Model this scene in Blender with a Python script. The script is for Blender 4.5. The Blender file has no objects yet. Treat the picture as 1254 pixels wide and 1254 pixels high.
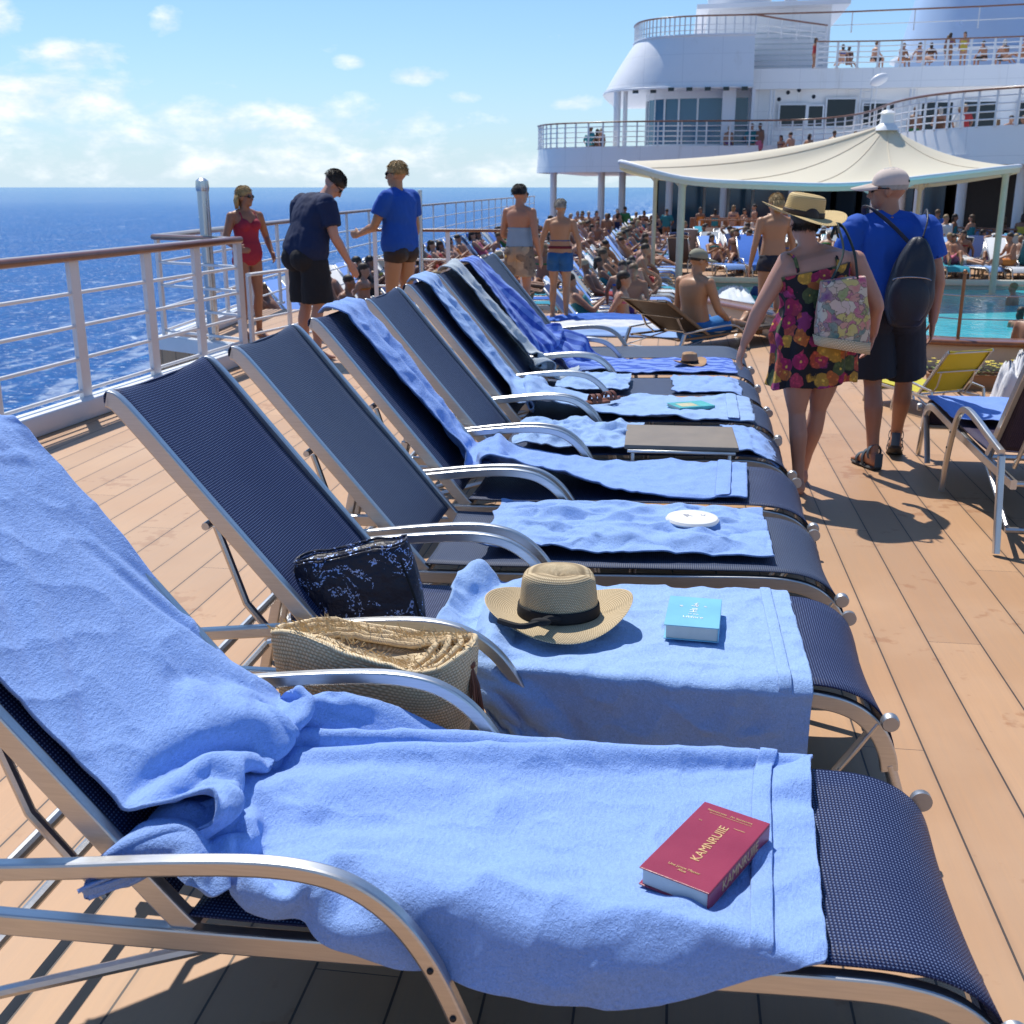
import bpy, bmesh, math, random
from math import sin, cos, pi, radians as R, sqrt, atan2, exp
from mathutils import Vector as V, Matrix, noise as mn
random.seed(7)
sc = bpy.context.scene
col = sc.collection

# ------------------------------------------------------------------ materials
def mat_new(name):
    m = bpy.data.materials.new(name); m.use_nodes = True
    nt = m.node_tree
    return m, nt, nt.nodes['Principled BSDF']
def nd(nt, t, inp=None, **kw):
    n = nt.nodes.new(t)
    for k, v in kw.items(): setattr(n, k, v)
    for k, v in (inp or {}).items():
        s = n.inputs[k]
        if isinstance(v, bpy.types.NodeSocket): nt.links.new(v, s)
        else: s.default_value = v
    return n
def mth(nt, op, a, b=None, c=None, clamp=False):
    n = nt.nodes.new('ShaderNodeMath'); n.operation = op; n.use_clamp = clamp
    for i, v in enumerate((a, b, c)):
        if v is None: continue
        if isinstance(v, bpy.types.NodeSocket): nt.links.new(v, n.inputs[i])
        else: n.inputs[i].default_value = v
    return n.outputs[0]
def mixc(nt, f, a, b, mode='MIX'):
    n = nt.nodes.new('ShaderNodeMix'); n.data_type = 'RGBA'; n.blend_type = mode
    for s, v in ((n.inputs[0], f), (n.inputs[6], a), (n.inputs[7], b)):
        if isinstance(v, bpy.types.NodeSocket): nt.links.new(v, s)
        else: s.default_value = v if isinstance(v, (int, float)) else ((*v, 1) if len(v) == 3 else v)
    return n.outputs[2]
def ramp(nt, f, stops, interp='LINEAR'):
    n = nt.nodes.new('ShaderNodeValToRGB'); nt.links.new(f, n.inputs[0])
    e = n.color_ramp.elements; n.color_ramp.interpolation = interp
    while len(e) < len(stops): e.new(.5)
    for i, (p, c) in enumerate(stops):
        e[i].position = p; e[i].color = (*c, 1) if len(c) == 3 else c
    return n.outputs[0]
def coords(nt, kind='Object', scale=None):
    tc = nt.nodes.new('ShaderNodeTexCoord'); s = tc.outputs[kind]
    if scale:
        s = nd(nt, 'ShaderNodeMapping', {0: s, 3: scale}).outputs[0]
    return s
def noise_t(nt, co, scale, detail=4, rough=.55, dist=0.0):
    return nd(nt, 'ShaderNodeTexNoise', {'Vector': co, 'Scale': scale, 'Detail': detail, 'Roughness': rough, 'Distortion': dist}).outputs[0]
def bump(nt, b, h, strength=.3, dist=.01):
    n = nd(nt, 'ShaderNodeBump', {'Height': h, 'Strength': strength, 'Distance': dist})
    nt.links.new(n.outputs[0], b.inputs['Normal']); return n
def M(name, c, rough=.5, metal=0.0, var=.12, vs=6.0, bs=None, bst=.25, bd=.004, spec=None, kind='Object', sss=0):
    """plain material: base colour with soft wear variation and an optional noise bump"""
    m, nt, b = mat_new(name)
    co = coords(nt, kind)
    nz = noise_t(nt, co, vs, 5)
    lo = tuple(x*(1-var) for x in c); hi = tuple(min(1, x*(1+var)) for x in c)
    nt.links.new(mixc(nt, nz, lo, hi), b.inputs['Base Color'])
    b.inputs['Metallic'].default_value = metal
    r = mth(nt, 'MULTIPLY_ADD', nz, .16, rough-.08, True); nt.links.new(r, b.inputs['Roughness'])
    if spec is not None: b.inputs['Specular IOR Level'].default_value = spec
    if sss:
        b.inputs['Subsurface Weight'].default_value = sss; b.inputs['Subsurface Scale'].default_value = .01
    if bs: bump(nt, b, noise_t(nt, co, bs, 4), bst, bd)
    return m

# ------------------------------------------------------------------ mesh builder
class MB:
    def __init__(s): s.v = []; s.f = []; s.m = []; s.uv = {}; s.cur = 0
    def add(s, vs, fs):
        o = len(s.v); s.v += [tuple(p) for p in vs]
        for f in fs: s.f.append(tuple(i+o for i in f)); s.m.append(s.cur)
        return o
    def box(s, c, d, mat=None):
        x, y, z = (k/2 for k in d); P = [V((a*x, b*y, g*z)) for a in (-1, 1) for b in (-1, 1) for g in (-1, 1)]
        if mat: P = [mat @ p for p in P]
        s.add([p+V(c) for p in P], [(0,1,3,2),(4,6,7,5),(0,4,5,1),(2,3,7,6),(0,2,6,4),(1,5,7,3)])
    def grid(s, rows, closed_u=False, closed_v=False, flip=False):
        n, k = len(rows), len(rows[0]); fs = []
        for i in range(n if closed_v else n-1):
            for j in range(k if closed_u else k-1):
                a, b = i*k+j, i*k+(j+1) % k; c, d = ((i+1) % n)*k+(j+1) % k, ((i+1) % n)*k+j
                fs.append((a, d, c, b) if flip else (a, b, c, d))
        return s.add([p for r in rows for p in r], fs)
    def loft(s, rings, cap=True):
        o = s.grid(rings, closed_u=True); k = len(rings[0])
        if cap:
            s.f.append(tuple(o+i for i in reversed(range(k)))); s.m.append(s.cur)
            q = o+(len(rings)-1)*k
            s.f.append(tuple(q+i for i in range(k))); s.m.append(s.cur)
    def sweep(s, pts, sec, up=(0,0,1), scales=None, closed=False, cap=True):
        """sec: 2-D section [(a,b)]; a lies along the side vector, b along up"""
        pts = [V(p) for p in pts]; rings = []; n = len(pts); up = V(up)
        for i, p in enumerate(pts):
            if closed: t = pts[(i+1) % n]-pts[i-1]
            else: t = pts[min(i+1, n-1)]-pts[max(i-1, 0)]
            t.normalize(); a = t.cross(up)
            if a.length < 1e-3: a = t.cross(V((0.01, 1, 0)))
            a.normalize(); b = a.cross(t)
            k = scales[i] if scales else 1
            kx, ky = k if isinstance(k, tuple) else (k, k)
            rings.append([p+a*(q[0]*kx)+b*(q[1]*ky) for q in sec])
        if closed: s.grid(rings, closed_u=True, closed_v=True)
        else: s.loft(rings, cap)
    def tube(s, pts, r, n=8, **k):
        s.sweep(pts, [(r*cos(2*pi*i/n), r*sin(2*pi*i/n)) for i in range(n)], **k)
    def lathe(s, prof, c=(0,0,0), n=32, cap=False):
        rings = [[V(c)+V((r*cos(2*pi*i/n), r*sin(2*pi*i/n), z)) for i in range(n)] for r, z in prof]
        if cap: s.loft(rings)
        else: s.grid(rings, closed_u=True)
    def ball(s, c, r, n=14, m=9, rot=None):
        rx, ry, rz = r if isinstance(r, tuple) else (r, r, r); rings = []
        for i in range(m+1):
            t = pi*(i+.001)/(m+.002)
            ring = [V((rx*sin(t)*cos(2*pi*j/n), ry*sin(t)*sin(2*pi*j/n), -rz*cos(t))) for j in range(n)]
            rings.append([V(c)+(rot @ q if rot else q) for q in ring])
        s.loft(rings)
    def mesh(s, name, mats, smooth=True, angle=40):
        me = bpy.data.meshes.new(name); me.from_pydata(s.v, [], s.f); me.validate()
        for m in (mats if isinstance(mats, (list, tuple)) else [mats]): me.materials.append(m)
        if any(s.m) and len(s.m) == len(me.polygons): me.polygons.foreach_set('material_index', s.m)
        bm = bmesh.new(); bm.from_mesh(me); bmesh.ops.recalc_face_normals(bm, faces=bm.faces); bm.to_mesh(me); bm.free()
        if smooth: me.polygons.foreach_set('use_smooth', [True]*len(me.polygons)); me.set_sharp_from_angle(angle=R(angle))
        return me
    def build(s, name, mats, parent=None, loc=None, smooth=True, angle=40, bevel=0):
        o = link(name, s.mesh(name, mats, smooth, angle), parent, loc)
        if bevel: bev(o, bevel)
        return o
def bev(o, w, n=2):
    m = o.modifiers.new('bevel', 'BEVEL'); m.width = w; m.segments = n; m.limit_method = 'ANGLE'; m.angle_limit = R(40); m.harden_normals = False
def link(name, data, parent=None, loc=None):
    o = bpy.data.objects.new(name, data); col.objects.link(o)
    if parent: o.parent = parent
    if loc: o.location = loc
    return o
def tag(o, label, cat, group=None, kind=None):
    if label: o['label'] = label
    if cat: o['category'] = cat
    if group: o['group'] = group
    if kind: o['kind'] = kind
    return o
def thing(name, label, cat, loc=(0,0,0), rz=0, group=None):
    o = link(name, None); o.location = loc; o.rotation_euler = (0, 0, rz); o.empty_display_size = .1
    return tag(o, label, cat, group)
def struct(o): o['kind'] = 'structure'; return o
def dup(o, parent=None):
    c = o.copy(); col.objects.link(c)
    if parent: c.parent = parent
    for ch in [x for x in kids.get(o.name, list(o.children))]: dup(ch, c)
    return c
kids = {}
def rrect(w, h, r=.3, n=3):
    """rounded rectangle section"""
    r *= min(w, h); out = []
    for cx, cy, a0 in ((w/2-r, h/2-r, 0), (-w/2+r, h/2-r, 90), (-w/2+r, -h/2+r, 180), (w/2-r, -h/2+r, 270)):
        for i in range(n+1):
            a = R(a0+90*i/n); out.append((cx+r*cos(a), cy+r*sin(a)))
    return out
def smooth_path(pts, n=8, closed=False):
    """Catmull-Rom through pts"""
    P = [V(p) for p in pts]; out = []; k = len(P)
    for i in range(k if closed else k-1):
        if closed: a, b, c, d = P[i-1], P[i], P[(i+1) % k], P[(i+2) % k]
        else: a, b, c, d = P[max(i-1, 0)], P[i], P[i+1], P[min(i+2, k-1)]
        for j in range(n):
            t = j/n
            out.append(.5*((2*b)+(c-a)*t+(2*a-5*b+4*c-d)*t*t+(3*b-a-3*c+d)*t**3))
    if not closed: out.append(P[-1])
    return out
def fbm(x, y, z=0, o=4): return mn.fractal(V((x, y, z)), 1.0, 2.0, o)

# ------------------------------------------------------------------ camera, light, sky
cam = bpy.data.cameras.new('camera'); co_ = bpy.data.objects.new('camera', cam); col.objects.link(co_); sc.camera = co_
co_.location = (0, 0, 1.6); co_.rotation_euler = (R(90-16.43), 0, R(8.21))
cam.sensor_width = 36; cam.lens = 38.76; cam.clip_start = .05; cam.clip_end = 80000
cam.dof.use_dof = True; cam.dof.focus_distance = 3.2; cam.dof.aperture_fstop = 9
SUN = V((-.56, .84, 1.75)).normalized()
sl = bpy.data.lights.new('sun', 'SUN'); sl.energy = 4.4; sl.angle = R(.53); sl.color = (1, .95, .87)
so = bpy.data.objects.new('sun', sl); col.objects.link(so); so.rotation_euler = (-SUN).to_track_quat('-Z', 'Y').to_euler()
w = bpy.data.worlds.new('World'); sc.world = w; w.use_nodes = True
nt = w.node_tree; bg = nt.nodes['Background']
sky = nd(nt, 'ShaderNodeTexSky'); sky.sky_type = 'NISHITA'; sky.sun_disc = False
sky.sun_elevation = math.asin(SUN.z); sky.sun_rotation = atan2(SUN.x, SUN.y)
sky.altitude = 0; sky.air_density = 1.0; sky.dust_density = .6; sky.ozone_density = 2.2
g = coords(nt, 'Generated'); sx = nd(nt, 'ShaderNodeSeparateXYZ', {0: g}).outputs
el = mth(nt, 'ARCSINE', sx[2]); az = mth(nt, 'ARCTAN2', sx[0], sx[1])
uv = nd(nt, 'ShaderNodeCombineXYZ', {0: az, 1: mth(nt, 'MULTIPLY', el, 2.0)}).outputs[0]
n1 = nd(nt, 'ShaderNodeTexNoise', {'Vector': uv, 'Scale': 15.0, 'Detail': 9.0, 'Roughness': .6, 'Distortion': .15}).outputs[0]
n2 = nd(nt, 'ShaderNodeTexNoise', {'Vector': uv, 'Scale': 38.0, 'Detail': 6.0, 'Roughness': .6}).outputs[0]
msk = None
# cloud banks: azimuth, elevation (degrees), half widths, weight
for a0, e0, wa, we, k in ((-32.5, 7.2, 3.2, 1.4, 1.05), (-28.6, 5.7, 3.2, 1.2, 1.05), (-30, 4.0, 7.5, 2.0, 1.05), (-24.2, 7.2, 1.2, .9, .85), (-20, 2.9, 12, 1.9, .86), (-15.9, 5.7, 1.2, .5, .9),
                        (-12.8, 5.15, 2.3, .65, 1.0), (-10.6, 4.2, 1.4, .4, .8), (-5.2, 3.9, 1.9, .6, .9), (-18, 1.2, 26, 1.7, .80), (-28, 2.2, 8, 1.2, .8), (-21.5, 4.6, 1.6, .5, .6),
                        (60, 12, 25, 6, .8), (140, 14, 40, 8, .8), (-110, 10, 30, 6, .8), (-75, 6, 20, 4, .8)):
    d = mth(nt, 'ADD', mth(nt, 'POWER', mth(nt, 'ABSOLUTE', mth(nt, 'DIVIDE', mth(nt, 'SUBTRACT', az, R(a0)), R(wa))), 2.0),
            mth(nt, 'POWER', mth(nt, 'ABSOLUTE', mth(nt, 'DIVIDE', mth(nt, 'SUBTRACT', el, R(e0)), R(we))), 2.0))
    t = mth(nt, 'MULTIPLY', mth(nt, 'SUBTRACT', 1.0, d, clamp=True), k)
    msk = t if msk is None else mth(nt, 'MAXIMUM', msk, t)
den = mth(nt, 'ADD', mth(nt, 'MULTIPLY_ADD', n1, 1.7, -1.14), mth(nt, 'ADD', mth(nt, 'MULTIPLY_ADD', n2, .5, -.25), mth(nt, 'MULTIPLY', msk, .62)))
cov = ramp(nt, den, [(.0, (0,0,0)), (.16, (.30,.30,.30)), (.46, (1,1,1))])
hz = mth(nt, 'MULTIPLY', mth(nt, 'POWER', 2.718, mth(nt, 'MULTIPLY', mth(nt, 'ABSOLUTE', el), -13.0)), .8)
skyc = mixc(nt, 1.0, sky.outputs[0], (.62, .87, 1.12), 'MULTIPLY')
skyc = mixc(nt, hz, skyc, (5.6, 6.9, 7.9))
cshade = ramp(nt, n1, [(.35, (5.6, 6.5, 7.5)), (.62, (8.6, 8.9, 9.1))])
fin = mixc(nt, mth(nt, 'MULTIPLY', cov, .92), skyc, cshade)
nt.links.new(fin, bg.inputs['Color']); bg.inputs['Strength'].default_value = .112
sc.view_settings.view_transform = 'Standard'; sc.view_settings.look = 'None'; sc.view_settings.gamma = 1; sc.view_settings.exposure = .2
sc.cycles.max_bounces = 8; sc.cycles.transparent_max_bounces = 8; sc.cycles.use_denoising = True
sc.cycles.caustics_reflective = False; sc.cycles.caustics_refractive = False
# ------------------------------------------------------------------ shared materials
def sling_mat(name, base, dot, k=2*pi/.0180):
    m, nt, b = mat_new(name)
    uv = nd(nt, 'ShaderNodeUVMap').outputs[0]; s = nd(nt, 'ShaderNodeSeparateXYZ', {0: uv}).outputs
    wob = noise_t(nt, uv, 9, 3)
    u = mth(nt, 'ADD', mth(nt, 'MULTIPLY', s[0], k), mth(nt, 'MULTIPLY', wob, 2.0)); v = mth(nt, 'ADD', mth(nt, 'MULTIPLY', s[1], k*1.30), mth(nt, 'MULTIPLY', wob, 2.0))
    h = mth(nt, 'MULTIPLY_ADD', mth(nt, 'MULTIPLY', mth(nt, 'SINE', mth(nt, 'ADD', u, v)), mth(nt, 'SINE', mth(nt, 'SUBTRACT', u, v))), .5, .5)
    f = ramp(nt, h, [(.66, (0,0,0)), (.88, (1,1,1))])
    fade = mth(nt, 'MULTIPLY_ADD', noise_t(nt, uv, 3, 4), .9, .3)
    oi = nt.nodes.new('ShaderNodeObjectInfo')
    red = nd(nt, 'ShaderNodeSeparateXYZ', {0: oi.outputs['Color']}).outputs[0]
    weathering = mth(nt, 'MULTIPLY', mth(nt, 'SUBTRACT', 1.0, red), mth(nt, 'MULTIPLY_ADD', wob, .5, .6))
    dotted = mixc(nt, mth(nt, 'MULTIPLY', f, fade), base, dot)
    nt.links.new(mixc(nt, weathering, dotted, (.075, .098, .135)), b.inputs['Base Color'])
    b.inputs['Roughness'].default_value = .5; b.inputs['Specular IOR Level'].default_value = .22
    bump(nt, b, h, .7, .0016)
    return m
m_navy = sling_mat('navy_sling', (.007, .013, .058), (.20, .27, .46))
m_brown = sling_mat('brown_sling', (.035, .026, .02), (.11, .085, .06))
m_plum = sling_mat('plum_sling', (.04, .03, .06), (.12, .09, .14))
def alu_mat():
    m, nt, b = mat_new('brushed_aluminium')
    co = coords(nt, 'Object', (3, 60, 60)); nz = noise_t(nt, co, 4, 4); sm = noise_t(nt, coords(nt), 7, 5)
    nt.links.new(mixc(nt, nz, (.47, .475, .48), (.66, .66, .655)), b.inputs['Base Color']); b.inputs['Metallic'].default_value = 1
    nt.links.new(mth(nt, 'MULTIPLY_ADD', sm, .24, .25), b.inputs['Roughness'])
    return m
m_alu = alu_mat()
def towel_mat(name, c, stripes=None):
    m, nt, b = mat_new(name)
    co = coords(nt); nz = noise_t(nt, co, 5, 5); fine = noise_t(nt, co, 330, 2, .7); mid = noise_t(nt, nd(nt, 'ShaderNodeMapping', {0: co, 3: (1.0, .45, 1)}).outputs[0], 150, 4, .7)
    t = mth(nt, 'MULTIPLY_ADD', mid, .5, mth(nt, 'MULTIPLY', fine, .5))
    c2 = mixc(nt, ramp(nt, t, [(.3, (0,0,0)), (.7, (1,1,1))]), tuple(x*.74 for x in c), tuple(min(1, x*1.2+.012) for x in c))
    c2 = mixc(nt, nz, c2, mixc(nt, .25, c2, (.35, .45, .75)))
    oi = nt.nodes.new('ShaderNodeObjectInfo'); rnd_ = nd(nt, 'ShaderNodeSeparateXYZ', {0: oi.outputs['Color']}).outputs[0]; hv = nd(nt, 'ShaderNodeHueSaturation', {'Hue': mth(nt, 'MULTIPLY_ADD', rnd_, .02, .488), 'Saturation': mth(nt, 'MULTIPLY_ADD', rnd_, .22, .86), 'Value': 1.0, 'Color': c2}); c2 = hv.outputs[0]
    if stripes:
        uv = nd(nt, 'ShaderNodeUVMap').outputs[0]; s = nd(nt, 'ShaderNodeSeparateXYZ', {0: uv}).outputs
        q = ramp(nt, mth(nt, 'FRACT', mth(nt, 'MULTIPLY', s[0], stripes[0])), [(.45, (0,0,0)), (.5, (1,1,1))])
        c2 = mixc(nt, q, c2, stripes[1])
    nt.links.new(c2, b.inputs['Base Color']); b.inputs['Roughness'].default_value = .95; b.inputs['Specular IOR Level'].default_value = .15
    b.inputs['Sheen Weight'].default_value = .25; b.inputs['Sheen Roughness'].default_value = .4; b.inputs['Sheen Tint'].default_value = (.7, .8, 1, 1)
    h = mth(nt, 'ADD', mth(nt, 'MULTIPLY', fine, .45), mid)
    bump(nt, b, h, .8, .005)
    return m
TB = (.255, .42, .82)
m_towel = towel_mat('blue_terry', TB)
m_towel2 = towel_mat('blue_terry_striped', (.2, .33, .78), (9.0, (.07, .14, .52)))
m_wtowel = towel_mat('grey_white_cloth', (.5, .56, .56))
m_white = M('white_paint', (.80, .80, .80), .4, var=.06, vs=1.2)
m_whiter = M('ship_white', (.78, .79, .81), .35, var=.05, vs=.35)
m_rail = M('rail_white', (.74, .75, .76), .35, var=.12, vs=3)
def teak():
    m, nt, b = mat_new('varnished_teak')
    co = coords(nt, 'Object', (2, 2, 2)); nz = noise_t(nt, co, 6, 6, .6, 1.5)
    nt.links.new(mixc(nt, nz, (.13, .045, .018), (.30, .12, .05)), b.inputs['Base Color']); b.inputs['Roughness'].default_value = .28
    b.inputs['Coat Weight'].default_value = .4
    return m
m_teak = teak()
m_knob = M('grey_end_cap', (.42, .43, .44), .4, .85, var=.15)
m_steel = M('stainless_steel', (.55, .55, .55), .25, 1.0, var=.1)
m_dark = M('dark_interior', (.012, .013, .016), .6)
m_black = M('black_cloth', (.008, .008, .010), .85, bs=60, bst=.2)
m_glass = M('blue_tinted_glass', (.035, .13, .23), .08, var=.2, vs=.5, spec=.8)
m_paper = M('book_pages', (.62, .60, .54), .9, var=.1, vs=40)
def deck_mat():
    m, nt, b = mat_new('deck_planks')
    P = .186
    co = coords(nt); s = nd(nt, 'ShaderNodeSeparateXYZ', {0: co}).outputs
    xx = mth(nt, 'DIVIDE', mth(nt, 'SUBTRACT', s[0], .045), P); fr = mth(nt, 'FRACT', xx); ids = mth(nt, 'FLOOR', xx)
    d = mth(nt, 'ABSOLUTE', mth(nt, 'SUBTRACT', fr, .5))
    seam = mth(nt, 'GREATER_THAN', d, .5-.0028/P)
    yy = mth(nt, 'ADD', mth(nt, 'DIVIDE', s[1], 3.6), mth(nt, 'MULTIPLY', mth(nt, 'FRACT', mth(nt, 'MULTIPLY', ids, .382)), 1.0))
    fy = mth(nt, 'ABSOLUTE', mth(nt, 'SUBTRACT', mth(nt, 'FRACT', yy), .5)); j = mth(nt, 'GREATER_THAN', fy, .5-.0012/3.6)
    seam = mth(nt, 'MAXIMUM', seam, j)
    pid = nd(nt, 'ShaderNodeTexWhiteNoise', {'Vector': nd(nt, 'ShaderNodeCombineXYZ', {0: ids, 1: mth(nt, 'FLOOR', yy)}).outputs[0]}).outputs[0]
    gr = noise_t(nt, nd(nt, 'ShaderNodeMapping', {0: co, 3: (55, 2.2, 1)}).outputs[0], 1, 5, .6, .6)
    big = noise_t(nt, co, 1.3, 5); sp = noise_t(nt, co, 16, 5)
    c = mixc(nt, pid, (.44, .245, .122), (.56, .325, .168))
    c = mixc(nt, mth(nt, 'MULTIPLY', gr, .45), c, (.32, .175, .095))
    c = mixc(nt, mth(nt, 'MULTIPLY', ramp(nt, big, [(.45, (0,0,0)), (.7, (1,1,1))]), .35), c, (.58, .37, .225))
    # drips and rust coloured stains
    st = ramp(nt, mth(nt, 'ADD', mth(nt, 'MULTIPLY', noise_t(nt, co, 2.2, 3), .7), mth(nt, 'MULTIPLY', sp, .42)), [(.65, (0,0,0)), (.70, (1,1,1))])
    c = mixc(nt, mth(nt, 'MULTIPLY', st, .6), c, (.30, .115, .035))
    wear = ramp(nt, mth(nt, 'ADD', noise_t(nt, co, .55, 4), mth(nt, 'MULTIPLY', gr, .25)), [(.52, (0,0,0)), (.78, (1,1,1))])
    c = mixc(nt, mth(nt, 'MULTIPLY', wear, .35), c, (.40, .30, .21))
    edge = ramp(nt, d, [(.40, (0,0,0)), (.5, (1,1,1))]); c = mixc(nt, mth(nt, 'MULTIPLY', edge, mth(nt, 'MULTIPLY', sp, .45)), c, (.20, .11, .06))
    c = mixc(nt, seam, c, (.055, .038, .028))
    nt.links.new(c, b.inputs['Base Color']); nt.links.new(mth(nt, 'MULTIPLY_ADD', big, .2, .45), b.inputs['Roughness'])
    hh = mth(nt, 'SUBTRACT', mth(nt, 'MULTIPLY', gr, .25), mth(nt, 'MULTIPLY', seam, 1.0))
    bump(nt, b, hh, .5, .003)
    return m
m_deck = deck_mat()
m_straw = None
def weave(name, lo, hi, ku, kv, strength=1.0, dist=.004):
    m, nt, b = mat_new(name)
    uv = nd(nt, 'ShaderNodeUVMap').outputs[0]; s = nd(nt, 'ShaderNodeSeparateXYZ', {0: uv}).outputs
    wob = noise_t(nt, coords(nt), 25, 3)
    v = mth(nt, 'ADD', mth(nt, 'MULTIPLY', s[1], kv), mth(nt, 'MULTIPLY', wob, 2.0)); row = mth(nt, 'FLOOR', mth(nt, 'DIVIDE', v, 2*pi))
    u = mth(nt, 'ADD', mth(nt, 'MULTIPLY', s[0], ku), mth(nt, 'MULTIPLY', row, pi)); u = mth(nt, 'ADD', u, mth(nt, 'MULTIPLY', wob, 5.0))
    h = mth(nt, 'MULTIPLY', mth(nt, 'ABSOLUTE', mth(nt, 'SINE', mth(nt, 'MULTIPLY', v, .5))), mth(nt, 'MULTIPLY_ADD', mth(nt, 'SINE', u), .35, .65))
    fi = noise_t(nt, coords(nt), 140, 3, .7)
    f = mth(nt, 'MULTIPLY', h, mth(nt, 'MULTIPLY_ADD', fi, .8, .55))
    nt.links.new(ramp(nt, f, [(.08, tuple(x*.62 for x in lo)), (.38, lo), (.75, hi)]), b.inputs['Base Color']); b.inputs['Roughness'].default_value = .8
    bump(nt, b, mth(nt, 'ADD', h, mth(nt, 'MULTIPLY', fi, .4)), strength, dist)
    return m
m_straw = weave('woven_straw', (.46, .34, .19), (.76, .61, .38), 2*pi/.006, 2*pi/.0045, .6, .0015)
m_strawhat2 = weave('golden_straw', (.55, .38, .15), (.78, .60, .30), 2*pi/.012, 2*pi/.010, .5, .002)
m_raffia = weave('raffia_braid', (.76, .56, .32), (.92, .77, .51), 2*pi/.010, 2*pi/.009, .7, .003)
# ------------------------------------------------------------------ sun loungers
W = .66
def uvset(me, uvs):
    l = me.uv_layers.new(name='UVMap')
    for p in me.polygons:
        for li in p.loop_indices: l.data[li].uv = uvs[me.loops[li].vertex_index]
def sheet(name, mat, path, y0, y1, ny=8, sag=.0, parent=None, th=.004):
    """sling stretched between the side rails along path (x,z)"""
    mb = MB(); rows = []; uvs = []; s = 0; last = None
    P = smooth_path([(x, 0, z) for x, z in path], 5)
    for i, p in enumerate(P):
        t = (P[min(i+1, len(P)-1)]-P[max(i-1, 0)]).normalized(); nrm = V((-t.z, 0, t.x))
        if last is not None: s += (p-last).length
        last = p
        for j in range(ny+1):
            k = j/ny; q = p-nrm*sag*4*k*(1-k); rows.append((q.x, y0+(y1-y0)*k, q.z)); uvs.append((y0+(y1-y0)*k, s))
    mb.grid([rows[i*(ny+1):(i+1)*(ny+1)] for i in range(len(P))])
    o = mb.build(name, mat, parent, angle=80); uvset(o.data, uvs)
    so = o.modifiers.new('thick', 'SOLIDIFY'); so.thickness = th; so.offset = -1
    return o
SEAT = [(-.80, .372), (-.6, .372), (-.2, .384), (.2, .393), (.36, .395), (.45, .388), (.52, .362), (.57, .315), (.598, .25), (.606, .21)]
BACK = [(-.835, .385), (-1.0, .585), (-1.2, .82), (-1.38, 1.04), (-1.43, 1.092), (-1.452, 1.085), (-1.455, 1.06)]
RAIL = [(-1.27, .318), (-.9, .322), (-.5, .33), (0, .345), (.30, .355), (.42, .35), (.50, .325), (.555, .275), (.585, .215), (.595, .17)]
ARM = [(-1.235, .455), (-1.0, .482), (-.8, .508), (-.64, .522), (-.54, .516), (-.47, .492), (-.41, .445), (-.36, .375), (-.32, .29), (-.285, .19), (-.26, .08), (-.25, .012)]
RLEG = [(-1.235, .44), (-1.262, .32), (-1.30, .16), (-1.335, .012)]
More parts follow.
